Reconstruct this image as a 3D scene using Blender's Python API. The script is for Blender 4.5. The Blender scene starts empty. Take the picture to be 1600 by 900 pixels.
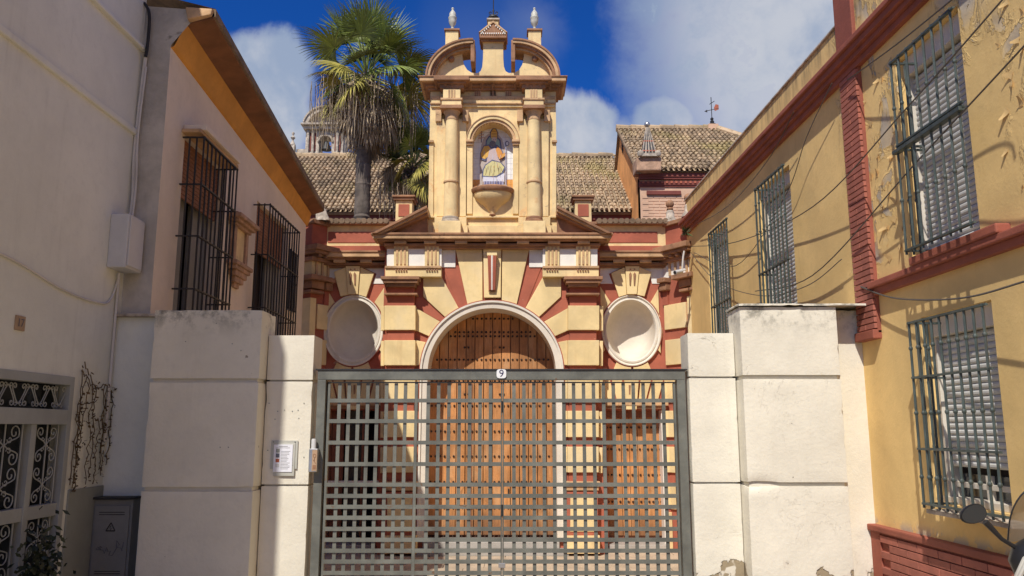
import bpy, bmesh, math, random
from mathutils import Vector, Matrix, noise as mnoise
random.seed(7)
R=math.radians; PI=math.pi
scn=bpy.context.scene; COL=scn.collection
# ------------------------------------------------------------------ camera, world, sun, exposure
F=1267.0; TILT=R(9.9); EYE=1.7; ct,st=math.cos(TILT),math.sin(TILT)
cam_d=bpy.data.cameras.new('camera'); cam=bpy.data.objects.new('camera',cam_d); COL.objects.link(cam)
cam.location=(0,0,EYE); cam.rotation_euler=(PI/2+TILT,0,0)
cam_d.sensor_width=36; cam_d.lens=F/1600*36; cam_d.clip_start=.05; cam_d.clip_end=3000
scn.camera=cam
scn.view_settings.view_transform='Standard'; scn.view_settings.look='None'
scn.view_settings.exposure=-0.12; scn.view_settings.gamma=1
AZ,EL=R(22),R(49.5)
world=bpy.data.worlds.new('World'); scn.world=world; world.use_nodes=True
nt=world.node_tree; nt.nodes.clear()
def N(nt,t,**k):
    n=nt.nodes.new(t)
    for a,b in k.items():
        if a.startswith('i_'):
            n.inputs[int(a[2:]) if a[2:].isdigit() else a[2:].replace('_',' ')].default_value=b
        else: setattr(n,a,b)
    return n
def L(nt,a,b): nt.links.new(a,b)
def math_(nt,op,a,b=None,c=None,clamp=False):
    n=N(nt,'ShaderNodeMath',operation=op,use_clamp=clamp)
    for i,x in enumerate((a,b,c)):
        if x is None: continue
        if hasattr(x,'links'): L(nt,x,n.inputs[i])
        else: n.inputs[i].default_value=x
    return n.outputs[0]
def mapr(nt,x,a,b,c=0,d=1):
    n=N(nt,'ShaderNodeMapRange',interpolation_type='SMOOTHSTEP'); L(nt,x,n.inputs[0])
    for i,v in zip((1,2,3,4),(a,b,c,d)): n.inputs[i].default_value=v
    return n.outputs[0]
def mix(nt,f,a,b,bt='MIX'):
    n=N(nt,'ShaderNodeMix',data_type='RGBA',blend_type=bt)
    for i,x in ((0,f),(6,a),(7,b)):
        if hasattr(x,'links'): L(nt,x,n.inputs[i])
        elif i==0: n.inputs[0].default_value=x
        else: n.inputs[i].default_value=(x[0],x[1],x[2],1)
    return n.outputs[2]
def nz(nt,vec,scale,detail=4,rough=.55,dist=0,sc3=None):
    if sc3:
        m=N(nt,'ShaderNodeMapping'); L(nt,vec,m.inputs[0]); m.inputs['Scale'].default_value=sc3; vec=m.outputs[0]
    n=N(nt,'ShaderNodeTexNoise'); L(nt,vec,n.inputs['Vector'])
    n.inputs['Scale'].default_value=scale; n.inputs['Detail'].default_value=detail; n.inputs['Roughness'].default_value=rough; n.inputs['Distortion'].default_value=dist
    return n.outputs[0]
sky=N(nt,'ShaderNodeTexSky',sky_type='NISHITA',sun_disc=False,sun_elevation=EL,sun_rotation=PI+AZ,altitude=200,air_density=1.0,dust_density=0.2,ozone_density=3.0)
hs=N(nt,'ShaderNodeMix',data_type='RGBA',blend_type='MULTIPLY'); hs.inputs[0].default_value=1
L(nt,sky.outputs[0],hs.inputs[6]); hs.inputs[7].default_value=(.085,.43,1.10,1)
tc=N(nt,'ShaderNodeTexCoord'); D=tc.outputs['Generated']
n1=nz(nt,D,5.5,8,.6,.25); n2=nz(nt,D,16,6,.6,.2)
def ddir(px,py):
    return Vector((px-800,F*ct+(py-450)*st,F*st-(py-450)*ct)).normalized()
def blob(px,py,r,soft,amp,dens):
    c=ddir(px,py)
    v=N(nt,'ShaderNodeVectorMath',operation='DISTANCE'); L(nt,D,v.inputs[0]); v.inputs[1].default_value=c
    d=math_(nt,'ADD',v.outputs['Value'],math_(nt,'MULTIPLY',math_(nt,'SUBTRACT',n1,.5),amp))
    d=math_(nt,'ADD',d,math_(nt,'MULTIPLY',math_(nt,'SUBTRACT',n2,.5),amp*.5))
    return mapr(nt,d,r-soft,r+soft,dens,0)
cl=None
for b in [(408,118,.045,.012,.09,.97),(385,185,.075,.014,.09,.97),(430,150,.04,.012,.08,.95),(905,205,.045,.009,.075,.97),(870,190,.04,.009,.06,.97),(960,250,.045,.015,.06,.9),(880,300,.09,.02,.06,.9),
          (1255,65,.135,.025,.42,.97),(1130,110,.075,.05,.20,.45),(1120,10,.08,.06,.18,.5),(1045,200,.04,.012,.08,.9),(1075,230,.045,.02,.05,.8),(1185,150,.05,.04,.16,.6),
          (838,40,.03,.03,.12,.2),(740,75,.05,.05,.12,.09),(1450,0,.3,.06,.2,.9),(310,330,.16,.05,.1,.8)]:
    x=blob(*b); cl=x if cl is None else math_(nt,'MAXIMUM',cl,x)
# added unseen cloud behind the camera, tinted warm and bright to fill the shade
sx=N(nt,'ShaderNodeSeparateXYZ'); L(nt,D,sx.inputs[0])
gen=mapr(nt,nz(nt,D,2.2,8,.6,.3),.50,.62,0,.9)
gen=math_(nt,'MULTIPLY',gen,mapr(nt,sx.outputs[1],.25,-.1,0,1))
cc=mix(nt,mapr(nt,math_(nt,'ADD',math_(nt,'MULTIPLY',n1,.65),math_(nt,'MULTIPLY',n2,.35)),.40,.60),(3.3,4.1,5.6),(5.7,6.0,6.7))
skc=mix(nt,gen,hs.outputs[2],(6.8,6.2,5.3))
skc=mix(nt,cl,skc,cc)
bg=N(nt,'ShaderNodeBackground'); L(nt,skc,bg.inputs[0]); bg.inputs[1].default_value=0.105
wo=N(nt,'ShaderNodeOutputWorld'); L(nt,bg.outputs[0],wo.inputs[0])
sd=bpy.data.lights.new('sun','SUN'); so=bpy.data.objects.new('sun',sd); COL.objects.link(so)
sd.energy=4.9; sd.angle=R(.53); sd.color=(1,.955,.88)
sv=Vector((-math.sin(AZ)*math.cos(EL),-math.cos(AZ)*math.cos(EL),math.sin(EL)))
so.rotation_euler=sv.to_track_quat('Z','Y').to_euler(); so.location=(-10,-16,30)
# ------------------------------------------------------------------ measured-photo helpers
def dy(py): return F*ct+(py-450)*st
def fx(px,py,Y): return (px-800)*Y/dy(py)
def fz(py,Y): return EYE+Y*(F*st-(py-450)*ct)/dy(py)
# ------------------------------------------------------------------ materials
MC={}
def mat(name,base,rough=.85,var=.14,vs=2.5,bump=.25,bs=45,big=.0,streak=0,streakc=(.12,.1,.08),metal=0,patch=None,grain=0,island=0,obj=0,extra=None,spec=None):
    m=bpy.data.materials.new(name); m.use_nodes=True; t=m.node_tree; b=t.nodes['Principled BSDF']
    g=N(t,'ShaderNodeNewGeometry'); P=g.outputs['Position']
    dark=tuple(c*(1-var*1.6) for c in base); lite=tuple(min(1,c*(1+var*.7)) for c in base)
    a=nz(t,P,vs,6,.6,.3)
    c=mix(t,mapr(t,a,.3,.7),dark,lite)
    c=mix(t,mapr(t,nz(t,P,vs*9,5,.65),.45,.75,0,.45),c,tuple(x*.86 for x in base))
    if streak:
        s=nz(t,P,1.0,5,.6,0,(9,9,.55)); s2=nz(t,P,1.7,3,.5)
        f=math_(t,'MULTIPLY',mapr(t,s,.5,.8,0,streak),mapr(t,s2,.4,.65))
        c=mix(t,f,c,streakc)
    h=None
    if patch:                                   # (colour, scale, lo, hi) weathered patches with their own edge
        pc,ps,lo,hi=patch
        pn=nz(t,P,ps,7,.62,.4); c=mix(t,mapr(t,pn,lo,hi),c,pc)
    if grain:
        wv=nz(t,P,1.0,5,.6,.6,(grain,grain,1.6)); c=mix(t,mapr(t,wv,.35,.7,0,.7),c,tuple(x*.55 for x in base))
        wk=nz(t,P,1.0,3,.5,1.2,(7,7,3)); c=mix(t,mapr(t,wk,.66,.74,0,.6),c,tuple(x*.4 for x in base))
    if island:
        r=N(t,'ShaderNodeMapRange'); L(t,g.outputs['Random Per Island'],r.inputs[0]); r.inputs[3].default_value=1-island; r.inputs[4].default_value=1+island*.7
        vm=N(t,'ShaderNodeVectorMath',operation='SCALE'); L(t,c,vm.inputs[0]); L(t,r.outputs[0],vm.inputs['Scale']); c=vm.outputs[0]
    if obj:
        oi=N(t,'ShaderNodeObjectInfo'); r=N(t,'ShaderNodeMapRange'); L(t,oi.outputs['Random'],r.inputs[0]); r.inputs[3].default_value=1-obj; r.inputs[4].default_value=1+obj*.6
        vm=N(t,'ShaderNodeVectorMath',operation='SCALE'); L(t,c,vm.inputs[0]); L(t,r.outputs[0],vm.inputs['Scale']); c=vm.outputs[0]
    hn=None
    if extra: c,hn=extra(t,P,c)
    L(t,c,b.inputs['Base Color'])
    b.inputs['Roughness'].default_value=rough; b.inputs['Metallic'].default_value=metal
    if spec is not None: b.inputs['Specular IOR Level'].default_value=spec
    hh=math_(t,'ADD',math_(t,'MULTIPLY',nz(t,P,bs,5,.65),.005*bump),math_(t,'MULTIPLY',nz(t,P,3.2,4,.55,.4),.022*big))
    if hn is not None: hh=math_(t,'ADD',hh,hn)
    bp=N(t,'ShaderNodeBump'); bp.inputs['Strength'].default_value=1; bp.inputs['Distance'].default_value=1
    L(t,hh,bp.inputs['Height']); L(t,bp.outputs[0],b.inputs['Normal'])
    MC[name]=m; return m
def sep(t,P):
    s=N(t,'ShaderNodeSeparateXYZ'); L(t,P,s.inputs[0]); return s.outputs
def peel(t,P,c):                               # flaked paint round the upper street window
    s=sep(t,P)
    gate=math_(t,'MULTIPLY',mapr(t,s[2],2.95,3.2),mapr(t,s[1],7.6,7.0))
    gate=math_(t,'MULTIPLY',gate,mapr(t,nz(t,P,.9,3,.5),.42,.52))
    n=nz(t,P,3.1,7,.62,.7,(1,1.2,.75)); e=math_(t,'MULTIPLY',mapr(t,n,.56,.575),gate)
    c=mix(t,e,c,(.50,.43,.33))
    low=math_(t,'MULTIPLY',mapr(t,s[2],1.0,.88),mapr(t,nz(t,P,5,5,.6),.5,.56)); c=mix(t,low,c,(.5,.42,.3))
    # black grime that runs down from the parapet top
    gr=math_(t,'MULTIPLY',mapr(t,s[2],5.15,5.6),mapr(t,nz(t,P,1.0,6,.7,0,(8,8,.9)),.42,.66,0,.75)); c=mix(t,gr,c,(.13,.1,.06))
    lift=math_(t,'MULTIPLY',mapr(t,n,.50,.558),gate)
    return c,math_(t,'ADD',math_(t,'MULTIPLY',e,-.02),math_(t,'MULTIPLY',lift,.008))
def pier(t,P,c):                               # lichen on the tops, blown plaster at the foot
    s=sep(t,P)
    gr=math_(t,'MULTIPLY',mapr(t,s[2],2.45,2.82),mapr(t,nz(t,P,7,7,.72,.2),.46,.66,0,.85)); c=mix(t,gr,c,(.13,.12,.09))
    n=math_(t,'ADD',nz(t,P,3.2,6,.6,.5),mapr(t,s[2],.46,.80,.02,-.42))
    n=math_(t,'SUBTRACT',n,mapr(t,nz(t,P,1.7,2,.5),.52,.44,0,.2)); e=math_(t,'MULTIPLY',mapr(t,n,.475,.49),mapr(t,s[0],.4,1.2)); halo=math_(t,'MULTIPLY',mapr(t,n,.42,.475),mapr(t,s[0],.4,1.2)); c=mix(t,math_(t,'MULTIPLY',halo,.25),c,(.6,.5,.38)); c=mix(t,math_(t,'MULTIPLY',e,mapr(t,nz(t,P,7,2),.4,.45)),c,(.33,.26,.16))
    dr=math_(t,'MULTIPLY',mapr(t,nz(t,P,1.0,6,.65,0,(10,10,.5)),.55,.8,0,.3),mapr(t,s[2],.6,2.6,.1,1)); c=mix(t,dr,c,(.42,.36,.28))
    sp=mapr(t,nz(t,P,14,2,.5),.76,.785,0,.8); c=mix(t,sp,c,(.2,.16,.12))
    cr=nz(t,P,2.3,5,.6,1.2); crk=math_(t,'MULTIPLY',mapr(t,math_(t,'ABSOLUTE',math_(t,'SUBTRACT',cr,.5)),.0016,.0004),mapr(t,nz(t,P,.9,2),.5,.6))
    crk=math_(t,'MULTIPLY',crk,mapr(t,s[2],1.9,2.4,.25,1)); c=mix(t,math_(t,'MULTIPLY',crk,.6),c,(.3,.24,.18))
    return c,math_(t,'ADD',math_(t,'MULTIPLY',e,-.02),math_(t,'MULTIPLY',crk,-.004))
def stone(t,P,c):
    n=nz(t,P,9,7,.7,.2); c=mix(t,mapr(t,n,.56,.74,0,.7),c,(.05,.035,.025))
    return c,None
def lichen(t,P,c):
    n=nz(t,P,.55,5,.65,.2); c=mix(t,mapr(t,n,.5,.68,0,.55),c,(.33,.27,.07))
    n=nz(t,P,7,5,.7); c=mix(t,mapr(t,n,.5,.72,0,.7),c,(.07,.055,.04)); return c,None
def soil(t,P,c):
    n=nz(t,P,4.2,8,.72,.5); c=mix(t,mapr(t,n,.60,.74,0,.5),c,(.45,.34,.22)); w=nz(t,P,1.1,4,.6,.4); c=mix(t,mapr(t,w,.5,.72,0,.35),c,(.80,.68,.47)); return c,None
def grime(t,P,c):
    n=nz(t,P,6,7,.7,.3); c=mix(t,mapr(t,n,.60,.72,0,.75),c,(.34,.25,.17)); return c,None
YEL=mat('yellow plaster',(.84,.645,.32),.9,.12,1.6,.5,60,.15,streak=.55,streakc=(.50,.30,.13),extra=soil)
YELW=mat('weathered yellow plaster',(.85,.64,.325),.9,.14,2.2,.6,50,.3,streak=.6,streakc=(.46,.24,.10),patch=((.72,.44,.20),3.0,.58,.74),extra=grime)
RED=mat('red plaster',(.43,.125,.072),.9,.14,2,.5,60,.1,patch=((.5,.27,.19),5,.68,.71))
BRN=mat('brown painted stone',(.37,.19,.10),.88,.25,3.5,.8,30,.2,extra=stone)
BRNL=mat('pale terracotta moulding',(.60,.38,.20),.88,.2,3.5,.7,35,.15,extra=stone)
WHT=mat('white facade plaster',(.86,.82,.73),.9,.06,2,.4,60,.05)
CRM=mat('cream lime moulding',(.80,.74,.62),.9,.1,3,.4,50,.1,streak=.3,streakc=(.4,.3,.2))
NIC=mat('niche render',(.76,.68,.56),.92,.08,2,.4,50,.1)
PIER=mat('cream pier plaster',(.78,.725,.59),.9,.06,1.3,.7,35,.22,extra=pier)
WBM=mat('off white house plaster',(.76,.755,.67),.9,.05,1.2,.5,40,.2,streak=.15)
LHM=mat('cream house plaster',(.78,.66,.52),.9,.06,1.4,.5,40,.2,streak=.15)
GAB=mat('rough grey gable render',(.50,.45,.38),.95,.25,1.6,1.4,22,.5,patch=((.2,.18,.155),2.2,.62,.7))
DADO=mat('grey green dado paint',(.29,.30,.27),.8,.1,2,.4,40,.1)
ORG=mat('orange cove plaster',(.68,.31,.055),.85,.12,2,.4,40,.1,streak=.4,streakc=(.3,.12,.03))
EAV=mat('brown eaves board',(.235,.098,.04),.8,.2,3,.5,30,.1)
RYEL=mat('ochre street wall',(.82,.565,.225),.9,.09,1.4,.45,34,.2,streak=.25,streakc=(.42,.24,.08),extra=peel)
RRED=mat('red brick paint',(.33,.095,.056),.8,.14,3,.6,40,.15)
BRICKP=mat('painted brick',(.41,.135,.09),.85,.14,4,.6,50,.1,obj=.14)
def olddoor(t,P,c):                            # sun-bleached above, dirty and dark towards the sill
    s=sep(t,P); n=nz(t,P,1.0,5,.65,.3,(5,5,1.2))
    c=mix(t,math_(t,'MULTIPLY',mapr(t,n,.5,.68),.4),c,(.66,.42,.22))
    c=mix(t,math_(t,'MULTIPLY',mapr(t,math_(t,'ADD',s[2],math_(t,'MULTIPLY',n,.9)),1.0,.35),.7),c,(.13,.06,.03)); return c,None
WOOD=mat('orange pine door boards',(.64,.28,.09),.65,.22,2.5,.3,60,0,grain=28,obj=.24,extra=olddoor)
WOODD=mat('dark door wood',(.30,.105,.05),.6,.2,2.5,.3,50,0,grain=24)
IRON=mat('black wrought iron',(.022,.02,.02),.55,.2,6,.3,80,0)
GRN=mat('dark green grille paint',(.065,.085,.075),.5,.25,7,.4,70,0,streak=.4,streakc=(.16,.08,.04))
GATE=mat('grey green gate paint',(.165,.166,.138),.5,.22,4,.25,60,0,streak=.6,streakc=(.09,.08,.065),patch=((.17,.10,.055),8,.665,.71),obj=.10)
DGR=mat('grey white door paint',(.36,.37,.35),.6,.08,3,.3,50)
TILE=mat('old clay roof tile',(.48,.345,.21),.92,.25,1.5,1.2,30,0,island=.35,extra=lichen)
TILEC=mat('clay coping tile',(.27,.185,.115),.92,.25,4,1.2,30,0,island=.3,extra=stone)
PINK=mat('pink brick wall',(.70,.45,.30),.92,.12,2,.5,40)
DRED=mat('dark red church plaster',(.22,.06,.045),.9,.15,2,.5,40)
CORG=mat('church orange render',(.92,.42,.13),.92,.15,2,.5,40,.2)
OLD=mat('old carved limestone',(.60,.51,.40),.95,.3,5,1.3,22,.4,extra=stone)
OLDB=mat('weathered brick block',(.50,.31,.20),.95,.25,5,1.2,30,.3,extra=stone)
GREYST=mat('grey dressed stone',(.52,.44,.35),.95,.3,8,1.2,26,.3,extra=stone)
URN=mat('glazed white urn ceramic',(.56,.54,.45),.45,.15,10,.3,40)
SLAT=mat('grey roller shutter',(.58,.575,.54),.55,.08,3,.2,50)
BLIND=mat('brown wooden roller blind',(.30,.13,.065),.8,.2,5,.5,50)
FRM=mat('cream window frame paint',(.66,.6,.5),.6,.1,3,.2,50)
GLS=mat('dark window glass',(.03,.035,.04),.08,.1,2,.0,50)
STUD=mat('iron door stud',(.04,.022,.015),.5,.2,6,.2,60)
PAVE=mat('sandy paving stone',(.50,.40,.29),.9,.12,3,.6,30,.1)
ASPH=mat('street paving',(.38,.31,.22),.9,.2,3,1,60)
MARB=mat('white marble step',(.42,.39,.35),.5,.1,3,.2,40)
BOX=mat('grey plastic box',(.60,.59,.57),.55,.05,2,.1,50)
CAB=mat('grey cabinet paint',(.22,.215,.20),.6,.1,3,.3,50)
PAPER=mat('white paper',(.80,.80,.84),.7,.03,5,.1,50)
SLEEVE=mat('clear plastic board',(.50,.49,.42),.4,.1,5,.1,50)
INK=mat('dark print',(.12,.12,.15),.7,.05)
INKB=mat('blue black glaze',(.03,.02,.08),.35,.05)
PCER=mat('white ceramic plaque',(.85,.85,.83),.3,.03)
TTILE=mat('tan ceramic number tile',(.45,.30,.18),.5,.15)
STEEL=mat('brushed steel',(.55,.53,.5),.35,.1,6,.1,60,metal=.8)
CABLE=mat('grey cable',(.10,.085,.07),.7,.1)
CABLEW=mat('white painted conduit',(.66,.62,.57),.7,.08)
BLK=mat('black plastic',(.018,.018,.02),.4,.1)
SCOO=mat('silver beige scooter paint',(.50,.47,.40),.28,.03)
TYRE=mat('tyre rubber',(.02,.02,.02),.9,.1)
PTRK=mat('palm trunk bark',(.15,.12,.095),.95,.3,6,1.5,30,0)
PGRN=mat('green palm leaf',(.215,.265,.05),.5,.3,2,.2,30,0,island=.45)
PDED=mat('dry palm leaf',(.52,.40,.255),.8,.3,3,.3,30,0,island=.5)
PYEL=mat('yellowing palm leaf',(.42,.36,.07),.6,.25,3,.3,30,0,island=.4)
DKLF=mat('dark glossy leaf',(.022,.034,.014),.5,.3,6,.2,30,0,island=.3)
VINE=mat('dry vine stem',(.10,.065,.03),.9,.2)
LEAF=mat('green leaf',(.06,.10,.03),.6,.3,6,.2,30,0,island=.3)
DARK=mat('unlit room',(.02,.012,.01),.9,.1)
FLK=mat('curling paint flake',(.74,.50,.21),.85,.1)
def glassmat():
    m=bpy.data.materials.new('smoked windscreen'); m.use_nodes=True; b=m.node_tree.nodes['Principled BSDF']
    b.inputs['Base Color'].default_value=(.33,.27,.2,1); b.inputs['Roughness'].default_value=.08; b.inputs['Alpha'].default_value=.75
    return m
SCR=glassmat()
def tilepaint():
    m=bpy.data.materials.new('painted glazed tiles'); m.use_nodes=True; t=m.node_tree; b=t.nodes['Principled BSDF']
    g=N(t,'ShaderNodeNewGeometry'); at=N(t,'ShaderNodeAttribute',attribute_name='paint')
    n=nz(t,g.outputs['Position'],26,6,.7,.6)
    c=mix(t,mapr(t,n,.56,.66,0,.25),at.outputs['Color'],(.16,.18,.28))
    n2=nz(t,g.outputs['Position'],60,3,.6); c=mix(t,mapr(t,n2,.5,.7,0,.25),c,(.62,.60,.56))
    L(t,c,b.inputs['Base Color']); b.inputs['Roughness'].default_value=.45; b.inputs['Specular IOR Level'].default_value=.25
    return m
PAINT=tilepaint()
# ------------------------------------------------------------------ object helpers
WL={}
def tag(o,label=None,cat=None,group=None,kind=None):
    if label: o['label']=label
    if cat: o['category']=cat
    if group: o['group']=group
    if kind: o['kind']=kind
    return o
def E(name,label,cat,loc,group=None):
    o=bpy.data.objects.new(name,None); COL.objects.link(o); o.location=loc; o.empty_display_size=.2; WL[o.name]=Vector(loc)
    return tag(o,label,cat,group)
def inst(src,loc,parent=None,name=None):
    """copy of an unrotated part at a world position, sharing its mesh"""
    c=src.copy(); COL.objects.link(c)
    if name: c.name=name
    p=parent if parent is not None else src.parent
    c.parent=p; c.location=Vector(loc)-(WL[p.name] if p else Vector((0,0,0))); WL[c.name]=Vector(loc); return c
class MB:
    def __init__(s): s.v=[]; s.f=[]; s.m=[]; s.sm=[]; s.col=None
    def add(s,vs,fs,mi=0,sm=False):
        o=len(s.v); s.v+=[tuple(v) for v in vs]
        for f in fs: s.f.append([i+o for i in f]); s.m.append(mi); s.sm.append(sm)
        return s
    def box(s,x0,x1,y0,y1,z0,z1,mi=0):
        return s.add([(x0,y0,z0),(x1,y0,z0),(x1,y1,z0),(x0,y1,z0),(x0,y0,z1),(x1,y0,z1),(x1,y1,z1),(x0,y1,z1)],
          [(0,3,2,1),(4,5,6,7),(0,1,5,4),(1,2,6,5),(2,3,7,6),(3,0,4,7)],mi)
    def hexa(s,p,mi=0):
        return s.add(p,[(0,3,2,1),(4,5,6,7),(0,1,5,4),(1,2,6,5),(2,3,7,6),(3,0,4,7)],mi)
    def prism(s,pts,y0,y1,mi=0):               # pts (x,z), front at y0
        n=len(pts); a=sum(pts[i][0]*pts[(i+1)%n][1]-pts[(i+1)%n][0]*pts[i][1] for i in range(n))
        if a<0: pts=pts[::-1]
        return s.add([(x,y0,z) for x,z in pts]+[(x,y1,z) for x,z in pts],
          [list(range(n)),list(range(2*n-1,n-1,-1))]+[((i+1)%n,i,i+n,(i+1)%n+n) for i in range(n)],mi)
    def lathe(s,c,prof,n=16,sx=1,sy=1,mi=0,a0=0,a1=2*PI,sm=True):
        full=abs(a1-a0-2*PI)<1e-6; k=n if full else n+1; vs=[]
        for r,z in prof:
            for i in range(k):
                a=a0+(a1-a0)*i/n; vs.append((c[0]+r*sx*math.cos(a),c[1]+r*sy*math.sin(a),c[2]+z))
        fs=[]
        for j in range(len(prof)-1):
            for i in range(n if full else n):
                i2=(i+1)%k; fs.append((j*k+i,j*k+i2,(j+1)*k+i2,(j+1)*k+i))
        if full: fs.append(list(range(k))[::-1]); fs.append([(len(prof)-1)*k+i for i in range(k)])
        return s.add(vs,fs,mi,sm)
    def tube(s,pts,r,n=6,mi=0,sm=True,close=True):
        pts=[Vector(p) for p in pts]; vs=[]; up=None
        for i,p in enumerate(pts):
            d=(pts[min(i+1,len(pts)-1)]-pts[max(i-1,0)]); d=d.normalized() if d.length>1e-9 else Vector((0,0,1))
            if up is None: up=d.orthogonal().normalized()
            else:
                up=up-d*up.dot(d); up=up.normalized() if up.length>1e-6 else d.orthogonal().normalized()
            w=d.cross(up); rr=r[i] if isinstance(r,(list,tuple)) else r
            for k in range(n):
                a=2*PI*(k+.5)/n; vs.append(p+(up*math.cos(a)+w*math.sin(a))*rr)
        m=len(pts); fs=[(j*n+k,j*n+(k+1)%n,(j+1)*n+(k+1)%n,(j+1)*n+k) for j in range(m-1) for k in range(n)]
        if close: fs+= [list(range(n))[::-1],[(m-1)*n+k for k in range(n)]]
        return s.add(vs,fs,mi,sm)
    def build(s,name,mats,parent=None,bevel=0,label=None,kind=None,cat=None,group=None,wob=0):
        me=bpy.data.meshes.new(name)
        xs=[v[0] for v in s.v]; ys=[v[1] for v in s.v]; zs=[v[2] for v in s.v]
        c=Vector(((min(xs)+max(xs))/2,(min(ys)+max(ys))/2,min(zs) if parent is None else (min(zs)+max(zs))/2))
        me.from_pydata([(a-c.x,b-c.y,d-c.z) for a,b,d in s.v],[],s.f)
        for m in (mats if isinstance(mats,(list,tuple)) else [mats]): me.materials.append(m)
        me.polygons.foreach_set('material_index',s.m); me.polygons.foreach_set('use_smooth',s.sm)
        if s.col:
            ca=me.color_attributes.new('paint','FLOAT_COLOR','CORNER'); k=0
            for p,cc in zip(me.polygons,s.col):
                for _ in p.loop_indices: ca.data[k].color=(*cc,1); k+=1
        if bevel:
            bm=bmesh.new(); bm.from_mesh(me)
            es=[e for e in bm.edges if len(e.link_faces)==2 and e.calc_face_angle()>.5]
            bmesh.ops.bevel(bm,geom=es,offset=bevel,segments=2,profile=.6,affect='EDGES',clamp_overlap=True)
            if wob:
                for v in bm.verts:
                    q=v.co+c; v.co+=Vector([mnoise.noise(q*2.3+Vector((i*9,0,0)))*wob for i in range(3)])
            bm.to_mesh(me); bm.free()
        if any(s.sm): me.set_sharp_from_angle(angle=R(40))
        o=bpy.data.objects.new(name,me); COL.objects.link(o); o.parent=parent
        o.location=c-(WL[parent.name] if parent else Vector((0,0,0))); WL[o.name]=c.copy()
        return tag(o,label,cat,group,kind)
def B(x0,x1,y0,y1,z0,z1): return MB().box(min(x0,x1),max(x0,x1),y0,y1,min(z0,z1),max(z0,z1))
def text_mesh(txt,size,mat_,name,parent,M,shear=0,extr=.0008):
    cu=bpy.data.curves.new('t','FONT'); cu.body=txt; cu.size=size; cu.extrude=extr; cu.align_x='CENTER'; cu.align_y='CENTER'; cu.shear=shear
    o=bpy.data.objects.new('t',cu); COL.objects.link(o); bpy.context.view_layer.update()
    me=bpy.data.meshes.new_from_object(o.evaluated_get(bpy.context.evaluated_depsgraph_get())); bpy.data.objects.remove(o)
    me.transform(M); me.materials.clear(); me.materials.append(mat_)
    c=sum((v.co for v in me.vertices),Vector())/max(1,len(me.vertices)); me.transform(Matrix.Translation(-c))
    q=bpy.data.objects.new(name,me); COL.objects.link(q); q.parent=parent; q.location=c-(WL[parent.name] if parent else Vector()); WL[q.name]=c
    return q
# ================================================================== GROUND
FZ=-.28
g=MB(); g.add([(-300,-300,-.5),(300,-300,-.5),(300,400,-.5),(-300,400,-.5)],[(0,1,2,3)]); g.build('ground',ASPH,kind='structure')
g=MB().box(-3.9,3.6,-25,7.62,-.3,0); g.build('street',ASPH,kind='structure')
fc=MB().box(-3.9,3.6,7.62,14.6,-.45,FZ-.012); fco=fc.build('forecourt',PAVE,kind='structure')
# paving slabs of the forecourt: real slabs with open joints
slab=None; sw=.6
for i in range(12):
    for j in range(10):
        x=-3.7+i*sw+(.3 if j%2 else 0); y=7.95+j*.62
        if x+sw-.01>3.4 or y>14: continue
        if slab is None: slab=MB().box(x,x+sw-.012,y,y+.608,FZ-.008,FZ).build('slab',PAVE,fco)
        else: inst(slab,(x+sw/2-.006,y+.304,FZ-.004+random.uniform(-.002,.002)),fco,'slab')
# ================================================================== CHURCH PORTAL
XC=-.337
AX=769.5
Yp,Yq,Yw=13.60,13.47,13.90
def hx(px,py,Y): return XC-(AX-px)*Y/dy(py)      # x at the left half for a photographed column
portal=E('church_portal','tall yellow and red baroque church gateway with broken pediment and tiled saint niche','church portal',(XC,13.6,FZ))
def sym(fn):
    for s in (-1,1): fn(s)
def both(pts,y0,y1,name,m,Yref,bevel=.006,parent=None,mid=False):
    """pts photographed on the left half -> prism, mirrored about the portal axis"""
    q=[(hx(px,py,Yref),fz(py,Yref)) for px,py in pts]
    out=[MB().prism(q,y0,y1).build(name,m,parent or portal,bevel)]
    if not mid: out.append(MB().prism([(2*XC-x,z) for x,z in q],y0,y1).build(name,m,parent or portal,bevel))
    return out
zc=fz(581,Yp); RI=101*Yp/dy(581); RO=RI+.115; ztop=fz(372,Yp)
hwp=(AX-601)*Yp/dy(430)
# wall with the arched opening
pts=[(XC-hwp,FZ),(XC-hwp,ztop),(XC+hwp,ztop),(XC+hwp,FZ),(XC+RI,FZ),(XC+RI,zc)]
pts+=[(XC+RI*math.cos(a),zc+RI*math.sin(a)) for a in [PI*i/32 for i in range(1,32)]]+[(XC-RI,zc),(XC-RI,FZ)]
MB().prism(pts,Yp,Yp+.62).build('wall',RED,portal)
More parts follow.
